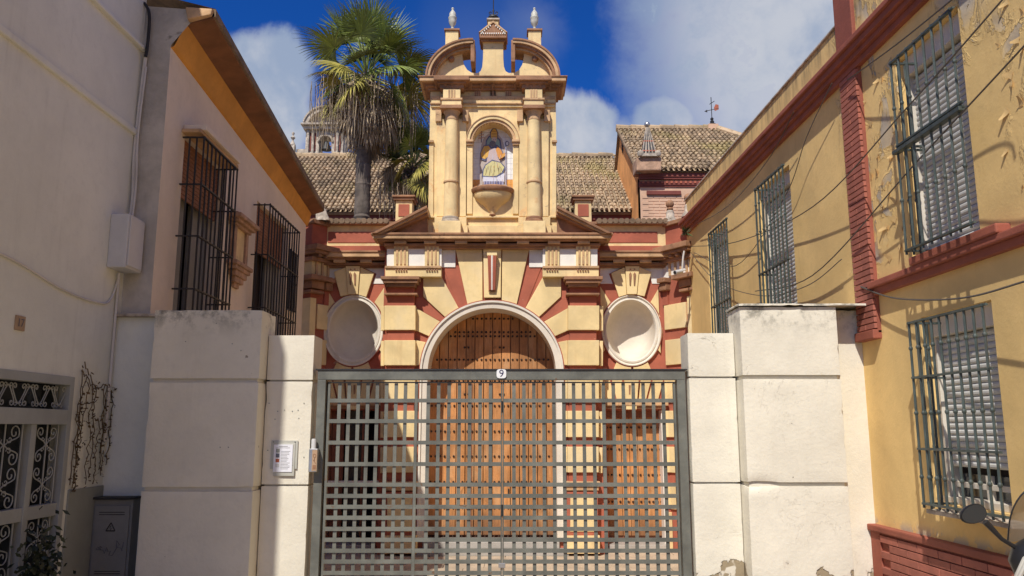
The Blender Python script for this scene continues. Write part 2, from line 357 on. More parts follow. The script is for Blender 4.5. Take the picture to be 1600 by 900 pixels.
# archivolt: white ring in two steps with a brown rim
def ring(r0,r1,y0,y1,name,m,cz=zc,cx=XC,legs=None,parent=None,n=40,a0=0,a1=PI,bevel=0):
    mb=MB(); o=[(cx+r1*math.cos(a0+(a1-a0)*i/n),cz+r1*math.sin(a0+(a1-a0)*i/n)) for i in range(n+1)]
    ii=[(cx+r0*math.cos(a0+(a1-a0)*i/n),cz+r0*math.sin(a0+(a1-a0)*i/n)) for i in range(n+1)]
    if legs is not None:
        o=[(cx+r1,legs)]+o+[(cx-r1,legs)]; ii=[(cx+r0,legs)]+ii+[(cx-r0,legs)]
    k=len(o)
    vs=[(x,y0,z) for x,z in o]+[(x,y0,z) for x,z in ii]+[(x,y1,z) for x,z in o]+[(x,y1,z) for x,z in ii]
    fs=[]
    for i in range(k-1):
        fs+=[(i+1,i,k+i,k+i+1),(2*k+i,2*k+i+1,3*k+i+1,3*k+i),(i,i+1,2*k+i+1,2*k+i),(k+i+1,k+i,3*k+i,3*k+i+1)]
    fs+=[(0,2*k,3*k,k),(k-1,2*k-1,4*k-1,3*k-1)]
    mb.add(vs,fs,0,True); return mb.build(name,m,parent or portal)
ring(RI-.012,RO-.03,Yp-.055,Yp+.5,'archivolt',NIC,legs=FZ+.2)
ring(RO-.032,RO,Yp-.085,Yp+.1,'archivolt_moulding',CRM,legs=FZ+.2)
ring(RO+.001,RO+.02,Yp-.05,Yp+.05,'arch_rim',RED,legs=FZ+.2)
# voussoirs
def arcpx(p0,p1,n=4):                           # points along the ring between two photographed points
    a0=math.atan2(581-p0[1],p0[0]-AX); a1=math.atan2(581-p1[1],p1[0]-AX)
    return [(AX+112*math.cos(a0+(a1-a0)*i/n),581-112*math.sin(a0+(a1-a0)*i/n)) for i in range(n+1)]
V=Yp-.045
both([(712,389),(754,389)]+arcpx((754,466),(730,473)),V,Yp+.01,'voussoir',YEL,Yp,.008)
both([(755.5,386),(783.5,386)]+[(783,466),(757,466)],Yp-.085,Yp+.01,'keystone',YEL,Yp,.008,mid=True)
both([(692,416),(713,416)]+arcpx((730,473),(716.5,479)),Yp-.012,Yp+.01,'voussoir',RED,Yp,.004)
both([(662,434),(691,434)]+arcpx((716,479),(694,493))+[(662,464)],V,Yp+.01,'voussoir',YEL,Yp,.008)
both([(650,464),(661.5,464)]+arcpx((694,493),(687,500))+[(650,481)],Yp-.012,Yp+.01,'voussoir',RED,Yp,.004)
both([(651.5,482)]+arcpx((686.5,501),(672,526))+[(651.5,517)],V,Yp+.01,'voussoir',YEL,Yp,.008)
both([(651.5,532)]+arcpx((669,536),(662,571),2)+[(651.5,571)],V,Yp+.01,'voussoir',YEL,Yp,.008)
# jamb and pilaster courses
rows=[(478,516),(532,571),(587,628),(642,683),(698,738)]
for a,b in rows:
    both([(602,a),(650.5,a),(650.5,b),(602,b)],Yq-.045,Yp,'pilaster_block',YEL,Yq,.008)
    both([(596.5,a+1),(601.5,a+1),(601.5,b+1),(596.5,b+1)],Yp-.05,Yp+.02,'corner_block',YEL,Yp,.006)
    if a>580: both([(651.5,a),(659,a),(659,b),(651.5,b)],V,Yp+.01,'jamb_block',YEL,Yp,.008)
both([(606,455),(648,455),(648,862),(606,862)],Yq,Yp,'pilaster',RED,Yq,.006)
# pedestal of the pilasters
both([(600,752),(654,752),(654,759),(600,759)],Yq-.10,Yp,'pedestal_moulding',BRNL,Yq,.01)
both([(602,759),(652,759),(652,766),(602,766)],Yq-.07,Yp,'pedestal_moulding',BRNL,Yq,.01)
both([(603,768),(651,768),(651,836),(603,836)],Yq-.05,Yp,'pedestal',RED,Yq,.006)
both([(608,774),(646,774),(646,830),(608,830)],Yq-.062,Yp,'pedestal_panel',YEL,Yq,.006)
both([(600,836),(654,836),(654,864),(600,864)],Yq-.09,Yp,'pedestal_base',YELW,Yq,.01)
# capitals
for (a,b,l,r,d) in ((433,438,597,657,.20),(438,443,600,654,.17),(443,448,604,650,.12),(457.5,460.5,601,653,.10)):
    both([(l,a),(r,a),(r,b),(l,b)],Yq-d,Yp,'capital_moulding',BRN,Yq-.1,.008)
both([(606,448),(648,448),(648,462),(606,462)],Yq-.03,Yp,'capital_neck',RED,Yq,.004)
# taenia, guttae, frieze
both([(603,420),(690.5,420),(690.5,433),(603,433)],Yq-.04,Yp,'frieze_ledge',YEL,Yq,.01)
both([(603,416.5),(690.5,416.5),(690.5,420),(603,420)],Yq-.07,Yp,'taenia',BRNL,Yq,.006)
both([(605,384),(690.5,384),(690.5,417),(605,417)],Yq,Yp,'metope_wall',WHT,Yq,.0)
both([(690.5,384),(712,384),(712,418),(690.5,418)],Yp-.03,Yp,'metope',WHT,Yp,.005)
for c in (627.5,675.5):
    both([(c-11,384),(c+11,384),(c+11,416),(c-11,416)],Yq-.035,Yq,'triglyph',YEL,Yq,.004)
    for k in (-6,0,6): both([(c+k-1.5,385),(c+k+1.5,385),(c+k+1.5,414),(c+k-1.5,414)],Yq-.05,Yq-.03,'triglyph_fillet',BRNL,Yq,.003)
    for k in range(5):
        def gut(s,c=c,k=k):
            x=hx(c-8+k*4,422,Yq-.06); x=x if s<0 else 2*XC-x
            MB().lathe((x,Yq-.058,fz(424,Yq)),[(.016,0),(.010,.025)],8).build('gutta',BRN,portal)
        sym(gut)
# keystone scroll bracket: fluted, narrowing downwards
k0=MB(); 
for i,(dx,mi) in enumerate(((-5.6,0),(-2.9,0),(0,1),(2.9,0),(5.6,0))):
    pth=[]; 
    for j in range(9):
        u=j/8; py=403+u*52; wsc=1-.28*u
        off=.11*math.cos(u*1.35)+.035; pth.append((XC+dx*.0108*wsc,Yp-.09-off*.8,fz(py,Yp)))
    k0.tube(pth,[.0165*(1-.25*j/8) for j in range(9)],8,mi)
k0.box(XC-.06,XC+.06,Yp-.10,Yp-.02,fz(455,Yp),fz(405,Yp)).build('keystone_scroll',[RED,WHT],portal)
B(XC-.085,XC+.085,Yp-.22,Yp-.05,fz(403.5,Yp),fz(399,Yp)).build('scroll_cap',YEL,portal,.006)
for k in range(5): MB().lathe((XC-.05+k*.025,Yp-.11,fz(458,Yp)),[(.010,0),(.008,.03)],7).build('gutta',BRN,portal)
# main cornice
def slab_(l,a,b,Yf,name,m,bev=.008,Yb=None,top=None):
    w=(AX-l)*Yf/dy((a+b)/2); B(XC-w,XC+w,Yf,Yb or Yp+.1,fz(b,Yf),fz(a,Yf)).build(name,m,portal,bev)
slab_(580,363,366.5,13.26,'cornice_top',BRN)
slab_(583,366.5,372.5,13.28,'cornice_fascia',BRNL)
slab_(590,371.5,376,13.33,'cornice_fascia',BRN)
slab_(600,380,384,13.40,'bed_moulding',BRN)
slab_(603,383.5,388,13.44,'bed_moulding',BRN)
for c in (626,672.5,721,769.5):
    both([(c-9.5,375),(c+9.5,375),(c+9.5,380.5),(c-9.5,380.5)],13.345,13.45,'modillion',BRNL,13.345,.005,mid=(c==769.5))
# raking cornices of the broken pediment
for (o,y0,m,nm) in ((0,13.2,BRN,'raking_cornice'),(4,13.24,BRNL,'raking_cornice'),(8,13.31,BRN,'raking_cornice')):
    both([(582+o*1.5,364.5),(668,321+o),(668,325.4+o),(590+o*1.6,364.5)],y0,Yp+.3,nm,m,13.22,.006)
both([(600,365),(668,333),(668,365)],13.46,Yp+.3,'tympanum',BRN,13.46,0)
# ---------------- upper storey
Yu=13.62
def U(l,r,a,b,y0,y1,name,m,bev=.006,mid=False,Y=None): return both([(l,a),(r,a),(r,b),(l,b)],y0,y1,name,m,Y or y0,bev,mid=mid)
zn=fz(222,Yu); rn=31.5*Yu/dy(215); zb=fz(300,Yu); hu=99.5*Yu/dy(260)
pts=[(XC-hu,fz(368,Yu)),(XC-hu,fz(128,Yu)),(XC+hu,fz(128,Yu)),(XC+hu,fz(368,Yu))]
MB().prism([(XC-hu,fz(368,Yu)),(XC-hu,fz(128,Yu)),(XC-rn,fz(128,Yu)),(XC-rn,fz(368,Yu))],Yu,Yu+.6).build('upper_wall',YELW,portal)
MB().prism([(XC+hu,fz(368,Yu)),(XC+hu,fz(128,Yu)),(XC+rn,fz(128,Yu)),(XC+rn,fz(368,Yu))],Yu,Yu+.6).build('upper_wall',YELW,portal)
B(XC-rn,XC+rn,Yu,Yu+.6,fz(368,Yu),zb).build('upper_wall',YELW,portal)
MB().prism([(XC-rn,fz(128,Yu)),(XC-rn,zn)]+[(XC-rn*math.cos(a),zn+rn*math.sin(a)) for a in [PI*i/20 for i in range(1,20)]]+[(XC+rn,zn),(XC+rn,fz(128,Yu))],Yu,Yu+.6).build('upper_wall',YELW,portal)
B(XC-rn,XC+rn,Yu+.30,Yu+.55,zb,zn+rn).build('niche_back',WHT,portal)
ring(rn,rn+.05,Yu-.04,Yu+.06,'niche_arch',BRNL,cz=zn,n=24)
ring(rn+.05,rn+.10,Yu-.07,Yu+.02,'niche_arch',YELW,cz=zn,n=24)
ring(rn+.10,rn+.115,Yu-.085,Yu+.02,'niche_arch',BRNL,cz=zn,n=24)
U(727.5,739.5,217.5,221,Yu-.10,Yu,'impost',BRNL); U(728.5,738.5,221,226,Yu-.07,Yu,'impost',BRNL)
U(729,738,226,334,Yu-.03,Yu,'niche_pilaster',YELW)
# base courses
U(669,870,360,367,Yu-.13,Yu,'base_course',YELW,mid=True,Y=Yu) if False else None
slab_(668,352,368,Yu-.05,'base_course',YELW); slab_(669,337,340,Yu-.06,'base_course',YELW)
U(679,729,339,352,Yu-.10,Yu,'pilaster_base',YELW); U(677,731,352,367,Yu-.13,Yu,'pilaster_base',YELW)
U(682,728,186,338,Yu-.07,Yu,'upper_pilaster',YELW); U(670,677,228,338,Yu-.03,Yu,'outer_strip',YELW)
U(669,677,218.5,222,Yu-.06,Yu,'outer_moulding',BRNL)
def col(s):
    cx=hx(704.5,280,Yu-.18); cx=cx if s<0 else 2*XC-cx; cy=Yu-.13; Y=Yu-.22
    z=lambda p: fz(p,Y); r=.118
    c0=E('x','','',(0,0,0)); bpy.data.objects.remove(c0)
    sh=MB().lathe((cx,cy,0),[(r*1.06,z(338)),(r*1.03,z(310)),(r,z(285))],24).build('column_lower_shaft',YELW,portal)
    MB().lathe((cx,cy,0),[(r,z(285)),(r*1.12,z(284)),(r*1.12,z(282)),(r,z(281))],24).build('column_ring',BRNL,portal)
    MB().lathe((cx,cy,0),[(r*.99,z(281)),(r*.96,z(240)),(r*.9,z(186))],24).build('column_shaft',YELW,portal)
    MB().lathe((cx,cy,0),[(r*1.35,z(347)),(r*1.4,z(345)),(r*1.35,z(343)),(r*1.2,z(342)),(r*1.25,z(340)),(r*1.2,z(338)),(r*1.06,z(337.5))],24).build('column_base',GREYST if s<0 else BRN,portal)
    B(cx-.19,cx+.19,cy-.19,Yu-.05,z(368),z(347)).build('column_pedestal',YELW,portal,.012)
    MB().lathe((cx,cy,0),[(r*.95,z(186)),(r*1.0,z(183)),(r*.95,z(181)),(r*1.0,z(178)),(r*1.25,z(174)),(r*1.3,z(172))],24).build('column_capital',BRNL,portal)
    B(cx-.19,cx+.19,cy-.2,Yu,z(172.5),z(167)).build('abacus',BRN,portal,.008)
    B(cx-.29,cx-.185,Yu-.12,Yu,z(186),z(168)).build('pilaster_capital',BRNL,portal,.01)
    B(cx+.185,cx+.29,Yu-.12,Yu,z(186),z(168)).build('pilaster_capital',BRNL,portal,.01)
    # entablature broken forward over the column
    B(cx-.17,cx+.17,cy-.14,Yu,z(167),z(158)).build('architrave_block',YELW,portal,.006)
    B(cx-.19,cx+.19,cy-.16,Yu,z(158),z(155)).build('architrave_moulding',BRNL,portal,.004)
    B(cx-.15,cx+.15,cy-.12,Yu,z(155),z(140)).build('frieze_block',YELW,portal,.004)
    for k in (-.045,0,.045): B(cx+k-.014,cx+k+.014,cy-.135,cy-.11,z(154),z(141)).build('triglyph_fillet',BRNL,portal,.003)
    B(cx-.31,cx+.31,13.26,Yu,fz(124.5,13.26),fz(118,13.26)).build('cornice_block',BRN,portal,.008)
    B(cx-.25,cx+.25,13.33,Yu,fz(130,13.33),fz(124,13.33)).build('cornice_bed_block',BRN,portal,.01)
    B(cx-.21,cx+.21,13.38,Yu,fz(138,13.38),fz(129.5,13.38)).build('cornice_bed_block',BRN,portal,.02)
    # scrolled brackets under the cornice
    for d in (-.11,0,.11):
        MB().lathe((cx+d,0,0),[(0,0),(.01,0)],4)
        m=MB(); m.tube([(cx+d,13.34,fz(127.5,13.34)),(cx+d,13.38,fz(130,13.38)),(cx+d,13.41,fz(136,13.4)),(cx+d,13.43,fz(141,13.42))],[.035,.04,.03,.02],7); m.build('bracket',BRN,portal)
sym(col)
slab_(672,150,155,Yu-.05,'architrave_moulding',BRNL,Yb=Yu); slab_(673,155,167,Yu-.04,'architrave',YELW,Yb=Yu); slab_(671,160,162,Yu-.07,'architrave_moulding',BRNL,Yb=Yu)
for c in (745.5,769.5): 
    both([(c-5,141),(c+5,141),(c+5,152),(c-5,152)],Yu-.03,Yu,'triglyph',BRNL,Yu,.003,mid=c>760)
    for k in (-3,0,3): both([(c+k-.8,141),(c+k+.8,141),(c+k+.8,151),(c+k-.8,151)],Yu-.045,Yu-.02,'triglyph_fillet',BRN,Yu,.002,mid=(c>760 and k==0))
def slabu(l,a,b,Yf,name,m,bev=.008):
    w=(AX-l)*Yf/dy((a+b)/2); B(XC-w,XC+w,Yf,Yu+.6,fz(b,Yf),fz(a,Yf)).build(name,m,portal,bev)
slabu(652.5,117.5,119.5,13.34,'upper_cornice_top',BRN); slabu(655,119.5,126,13.36,'upper_cornice',BRNL)
slabu(659,125.5,129,13.43,'upper_cornice_bed',BRN); slabu(664,129,135,13.49,'upper_cornice_bed',BRN,.015); slabu(668,135,140.5,13.55,'upper_cornice_bed',BRN,.015)
for i in range(11):
    if i in (1,2,8,9): continue
    x=XC-1.0+i*.2; m=MB(); m.tube([(x,13.47,fz(129,13.47)),(x,13.52,fz(133,13.5)),(x,13.57,fz(140,13.55))],[.035,.045,.02],7); m.build('bracket',BRN,portal)
# ---------------- segmental broken pediment and centre stem
def archsweep(l,s,ri,y0,y1,m,name,a0=PI/2,a1=PI,n=22,th=.1):
    cx=hx(736,120,13.35); rx=(736-l)*13.35/dy(100); rz=(fz(59.5,13.35)-fz(119,13.35)); cz=fz(119,13.35)
    o=[];i_=[]
    for k in range(n+1):
        a=a0+(a1-a0)*k/n
        o.append((cx+(rx-ri)*math.cos(a),cz+(rz-ri)*math.sin(a))); i_.append((cx+(rx-ri-th)*math.cos(a),cz+(rz-ri-th)*math.sin(a)))
    o=[(cx+.025,o[0][1])]+o; i_=[(cx+.025,i_[0][1])]+i_
    if s>0: o=[(2*XC-x,z) for x,z in o]; i_=[(2*XC-x,z) for x,z in i_]
    k=len(o); vs=[(x,y0,z) for x,z in o]+[(x,y0,z) for x,z in i_]+[(x,y1,z) for x,z in o]+[(x,y1,z) for x,z in i_]; fs=[]
    for i in range(k-1): 
        q=[(i,i+1,k+i+1,k+i),(2*k+i+1,2*k+i,3*k+i,3*k+i+1),(i+1,i,2*k+i,2*k+i+1),(k+i,k+i+1,3*k+i+1,3*k+i)]
        fs+= q if s<0 else [f[::-1] for f in q]
    q=[(0,k,3*k,2*k),(k-1,3*k-1,4*k-1,2*k-1)]; fs+= q if s<0 else [f[::-1] for f in q]
    MB().add(vs,fs,0,True).build(name,m,portal)
def arcs(s):
    archsweep(664,s,0,13.34,Yu+.25,BRN,'segmental_cornice',th=.03)
    archsweep(664,s,.03,13.36,Yu+.25,BRNL,'segmental_cornice',th=.05)
    archsweep(664,s,.08,13.41,Yu+.25,BRN,'segmental_cornice',th=.045)
    archsweep(664,s,.125,13.47,Yu+.25,BRNL,'segmental_cornice',th=.035)
    # end of the arc folded down
    x0=hx(734.5,80,13.35); x1=hx(741,80,13.35)
    if s>0: x0,x1=2*XC-x0,2*XC-x1
    B(x0,x1,13.38,Yu+.25,fz(99,13.45),fz(62,13.38)).build('segmental_cornice_end',BRN,portal,.012)
    # ornament in the soffit
    c=hx(703,85,13.3); c=c if s<0 else 2*XC-c
    MB().lathe((c,13.55,fz(90,13.5)),[(.01,-.06),(.05,-.03),(.055,.02),(.03,.06)],9).build('soffit_rosette',BRN,portal)
sym(arcs)
pan=[(676,121),(682,104),(692,92),(706,83),(721,80),(722,91),(724,101),(729,109),(736,113.5),(745,114),(750,111),(752.5,104),(753.5,92),(754,62)]
Y5=13.58
q=[(hx(a,b,Y5),fz(b,Y5)) for a,b in pan]; q=q+[(2*XC-x,z) for x,z in q[::-1]]
MB().prism(q,Y5,Yu+.25).build('pediment_panel',YELW,portal,.006)
U(752.5,786.5,61,66,Y5-.03,Yu+.2,'stem_moulding',YELW,mid=True)
# brick gablet on the stem
gb=[(748,57,12),(750,53,12)]
B(hx(748.5,55,Y5-.1),2*XC-hx(748.5,55,Y5-.1),Y5-.13,Yu+.3,fz(60,Y5-.1),fz(51,Y5-.1)).build('gablet_cornice',BRN,portal,.006)
B(hx(750.5,63,Y5-.1),2*XC-hx(750.5,63,Y5-.1),Y5-.06,Yu+.25,fz(63,Y5-.1),fz(60,Y5-.1)).build('gablet_cornice',BRN,portal,.006)
both([(748,51),(769.5,35.5),(791,51)],Y5-.13,Yu+.3,'gablet',BRN,Y5-.1,.004,mid=True)
both([(747,52),(769.5,34),(792,52),(789,52),(769.5,37.2),(750,52)],Y5-.15,Yu+.3,'gablet_edge',BRNL,Y5-.1,.002,mid=True)
for i in range(12):
    x=hx(751+i*3.36,54,Y5-.13); B(x-.009,x+.009,Y5-.15,Y5-.12,fz(55,Y5-.1),fz(53,Y5-.1)).build('dentil',WHT,portal)
for s in (-1,1):
    for i in range(5):
        x=XC+s*(.05+i*.035); z=fz(39.5+ (i+.5)*2.5,Y5-.13); B(x-.009,x+.009,Y5-.15,Y5-.12,z-.012,z+.012).build('dentil',WHT,portal)
B(hx(761.5,33,Yu-.05),2*XC-hx(761.5,33,Yu-.05),Yu-.1,Yu+.15,fz(46,Yu-.1),fz(32,Yu-.1)).build('finial_block',YELW,portal,.006)
B(hx(759.5,30,Yu-.05),2*XC-hx(759.5,30,Yu-.05),Yu-.13,Yu+.18,fz(31.5,Yu-.1),fz(29,Yu-.1)).build('finial_block',GREYST,portal,.006)
MB().lathe((XC,Yu,0),[(.10,fz(29,Yu)),(.095,fz(27,Yu)),(.07,fz(25.5,Yu)),(.04,fz(24.5,Yu)),(.0,fz(24.2,Yu))],16).build('finial_dome',IRON,portal)
vn=E('weather_cross','thin black iron cross vane with scrolls on the very top of the portal','weather vane',(XC,Yu,fz(24.5,Yu)))
z0=fz(24.5,Yu)
MB().tube([(XC,Yu,z0),(XC,Yu,z0+.75)],.009,6).build('rod',IRON,vn)
MB().lathe((XC,Yu,z0+.05),[(0,-.04),(.018,-.03),(.012,0),(.02,.05),(.0,.1)],8).build('knop',IRON,vn)
MB().tube([(XC-.14,Yu,z0+.55),(XC+.14,Yu,z0+.55)],.008,6).build('cross_arm',IRON,vn)
def spiral(cx,cz,r0,turns,dirn,start,n=16,y=Yu,shrink=.75):
    return [(cx+math.cos(start+dirn*turns*2*PI*i/n)*r0*(1-shrink*i/n),y,cz+math.sin(start+dirn*turns*2*PI*i/n)*r0*(1-shrink*i/n)) for i in range(n+1)]
for s in (-1,1):
    MB().tube([(XC,Yu,z0+.015),(XC+s*.04,Yu,z0+.02)]+spiral(XC+s*.052,z0+.055,.032,.9,s,-PI/2),.008,6).build('scroll',IRON,vn)
# urns on pedestals behind the arcs
def urn(s):
    cx=hx(705,40,Yu); cx=cx if s<0 else 2*XC-cx; Y=Yu+.1; z=lambda p: fz(p,Y)
    w=.115
    B(cx-w,cx+w,Y-w,Y+w,z(92),z(53)).build('urn_pedestal',YELW,portal,.006)
    B(cx-w-.025,cx+w+.025,Y-w-.03,Y+w+.03,z(53),z(50)).build('urn_pedestal_cap',BRN,portal,.008)
    pr=[(.055,50),(.055,48.5),(.03,47),(.035,45),(.022,43.5),(.03,41),(.06,38),(.07,34),(.072,30),(.078,29),(.078,27.5),(.06,26),(.062,22),(.045,19),(.025,17),(.018,15.5),(.026,14),(.02,12.5),(.0,11.5)]
    MB().lathe((cx,Y,0),[(r*1.0,z(p)) for r,p in pr],20).build('urn',URN,portal)
sym(urn)
# niche corbel bowl
pr=[(.02,336),(.03,333.5),(.055,331),(.05,329),(.09,324),(.15,317),(.25,311),(.31,306),(.335,300),(.335,297)]
MB().lathe((XC,Yu+.02,0),[(r,fz(p,Yu-.2)) for r,p in pr],28,1,.8).build('corbel_bowl',YELW,portal)
MB().lathe((XC,Yu+.02,0),[(r,fz(p,Yu-.2)) for r,p in ((.34,298),(.375,295),(.38,292),(.36,290),(.3,289))],28,1,.85).build('corbel_rim',BRN,portal)
MB().lathe((XC,Yu-.03,0),[(r,fz(p,Yu-.2)) for r,p in ((.0,337.5),(.035,335),(.06,332),(.045,330.5))],12).build('corbel_tip',BRN,portal)
# painted tile panel: a seated robed bishop, flat glaze on square tiles
Yt=Yu+.27
panel=E('tile_picture','glazed white tile picture of a seated robed bishop with staff in the upper niche','tile picture',(XC,Yt,fz(296,Yu)))
def tp(px,py): return (XC+(px-AX)*Yt/dy(py),fz(py,Yt))
ts=.098; cols=[]
zb2=fz(297,Yt); base=None
nx=int(rn*2/ts)+1
for i in range(8):
    for j in range(14):
        x0=XC-rn-.01+i*ts; z0_=zb2+j*ts; x1=x0+ts-.004; z1=z0_+ts-.004
        if x0>XC+rn: continue
        if z0_-zn>0 and min(abs(x0-XC),abs(x1-XC))**2+(z0_-zn)**2>(rn*.98)**2: continue
        if z0_>zn+rn*.93: continue
        m=MB(); m.box(x0,x1,Yt,Yt+.02,z0_,z1); sh=random.uniform(.93,1); low=z0_<zb2+.13 and (i<2 or i>5)
        m.col=[((.75,.36,.08) if low else (.84*sh,.85*sh,.86*sh))]*6; m.build('tile',PAINT,panel)
fig=MB(); fig.col=[]
lay=[0]
def shp(pts,c):
    lay[0]+=1; y=Yt-.0012*lay[0]
    q=[tp(a,b) for a,b in pts]; n=len(q); a=sum(q[i][0]*q[(i+1)%n][1]-q[(i+1)%n][0]*q[i][1] for i in range(n))
    if a<0: q=q[::-1]
    fig.add([(x,y,z) for x,z in q],[list(range(n))]); fig.col.append(c)
def ell(cx,cy,rx,ry,n=14): return [(cx+rx*math.cos(2*PI*i/n),cy+ry*math.sin(2*PI*i/n)) for i in range(n)]
OUT=(.10,.11,.20)
shp([(751,226),(755,215),(762,209),(776,209),(783,217),(786,226),(790,250),(789,289),(749,289),(748,250)],(.50,.42,.36))          # throne
shp([(757,231),(758,219),(763,212),(775,212),(781,219),(783,233)],OUT)
shp([(758.5,231),(760,220),(764,214),(774,214),(779,220),(781,233)],(.30,.42,.34))
shp([(765,216),(764,207),(768,201),(770,199.5),(774,201),(777.5,208),(776.5,218)],OUT); shp([(766,216),(765.5,208),(769,202),(773,202),(776,208),(775.5,217)],(.72,.47,.12))   # mitre
for k in range(3): shp([(766,205+k*4),(776,205+k*4),(776,206+k*4),(766,206+k*4)],(.50,.26,.07))
shp(ell(771,219,3.9,4.6),(.66,.5,.38)); shp(ell(768.5,226,5.2,6),(.17,.15,.15))                                             # face, beard
shp(ell(772.6,218.2,.8,.5,8),OUT); shp(ell(769.6,218.4,.7,.5,8),OUT)
shp([(749,240),(754,228),(763,226),(768,232),(775,226),(783,234),(788,245),(786,250),(776,248),(768,243),(758,252),(750,250)],OUT)
shp([(750,240),(755,229),(762,228),(766,233),(764,243),(757,249),(751,247)],(.72,.40,.06))
shp([(776,229),(782,235),(786,245),(783,250),(777,246),(773,236)],(.70,.30,.05))
shp([(764,233),(773,232),(777,247),(783,258),(770,264),(758,262),(760,250)],(.56,.44,.42))
shp([(757,258),(768,250),(782,254),(789,262),(785,272),(776,277),(764,278),(752,277),(753,266)],OUT)
shp([(758,259),(768,252),(781,255),(787,262),(783,270),(775,275),(764,276),(754,275),(755,266)],(.64,.58,.27))
for a in ((761,261,757,274),(766,259,763,275),(771,259,770,274),(776,260,778,272),(780,261,783,268)):
    shp([(a[0],a[1]),(a[0]+.9,a[1]),(a[2]+1.1,a[3]),(a[2],a[3])],(.36,.29,.12))
shp([(754,277),(775,278),(787,271),(787,285),(754,285)],(.68,.68,.76))
shp([(755,284),(786,284),(786,290),(755,290)],(.36,.34,.46)); 
for k in range(7): shp([(757+k*4,284),(758.5+k*4,284),(759+k*4,290),(756.5+k*4,290)],(.12,.12,.24))
shp([(746,289.5),(791,289.5),(793,296),(745,296)],(.58,.46,.34))
shp([(785,241),(790,239),(790,243),(785,247),(779,250),(778,247)],(.72,.36,.08))
shp([(788.5,226),(789.8,226),(790.4,291),(789,291)],(.30,.30,.42)); shp(ell(791.2,225.5,3.2,4),OUT); shp(ell(791.4,225.7,2,2.7),(.7,.71,.73))
shp([(750.5,206),(751.8,206),(751.8,224),(750.5,224)],OUT)
for k,w in ((208,2.5),(212,4),(216.5,5)): shp([(751-w,k+1.3),(751+w,k-1.0),(751+w,k+.2),(751-w,k+2.4)],(.60,.33,.22))
for k in range(26):
    x0=random.uniform(751,787); y0=random.uniform(232,288); L0=random.uniform(3,9); dx=(x0-769)*.05
    shp([(x0,y0),(x0+.5,y0),(x0+.6+dx,y0+L0),(x0+.1+dx,y0+L0)],random.choice([OUT,(.36,.29,.2),(.5,.5,.6),(.55,.25,.06)]))
fig.build('painted_figure',PAINT,panel)
# portal door
Yd=Yp+.5
door=E('portal_door','large arched orange wooden church door of studded vertical boards','door',(XC,Yd,FZ+.2))
npl=14; wpl=2*RI/npl
B(XC-RI-.01,XC+RI+.01,Yd+.06,Yd+.12,FZ,zc+RI+.01).build('door_backing',WOODD,door)
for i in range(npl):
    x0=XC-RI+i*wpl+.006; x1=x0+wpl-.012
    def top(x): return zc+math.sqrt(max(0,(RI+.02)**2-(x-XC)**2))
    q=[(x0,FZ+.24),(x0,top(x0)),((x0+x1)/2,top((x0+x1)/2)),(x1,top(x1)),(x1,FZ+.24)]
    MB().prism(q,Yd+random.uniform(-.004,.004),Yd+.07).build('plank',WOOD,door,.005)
sprof=[(.0,-.022),(.010,-.02),(.017,-.011),(.020,0)]
srow=[498,519,525.5,562,595,634,674,713,753,793,838] ; s0=None
for pz in srow:
    z=fz(pz,Yd)
    for i in range(npl):
        for k in (.25,.75):
            x=XC-RI+(i+k)*wpl
            if (z>zc and (x-XC)**2+(z-zc)**2>(RI-.05)**2): continue
            if s0 is None:
                vs=[];fs=[]; n=8
                for r,d in sprof:
                    for a in range(n): vs.append((x+r*math.cos(2*PI*a/n),Yd+d-.002,z+r*math.sin(2*PI*a/n)))
                for j in range(3):
                    for a in range(n): fs.append((j*n+a,(j+1)*n+a,(j+1)*n+(a+1)%n,j*n+(a+1)%n))
                s0=MB().add(vs,fs,0,True).build('stud',STUD,door); c0=WL[s0.name]-Vector((x,0,z))
            else: inst(s0,(x+c0.x,c0.y,z+c0.z),door,'stud')
for px in (726,732,781,787):
    inst(s0,(fx(px,543,Yd),c0.y,fz(543,Yd)),door,'stud'); inst(s0,(fx(px,616,Yd),c0.y,fz(616,Yd)),door,'stud')
# wicket outline
B(XC-.36,XC-.35,Yd-.006,Yd+.02,FZ+.25,fz(600,Yd)).build('wicket_edge',WOODD,door)
MB().lathe((XC+.28,Yd-.01,fz(775,Yd)),[(.0,-.0),(.012,0),(.012,.12),(.0,.12)],8).build('handle',IRON,door)
MB().box(XC-RI-.16,XC+RI+.16,Yp-.20,Yp+.5,FZ,FZ+.10).build('doorstep',MARB,portal,.01)
MB().box(XC-RI-.02,XC+RI+.02,Yp-.06,Yp+.5,FZ+.10,FZ+.2).build('threshold',MARB,portal,.01)
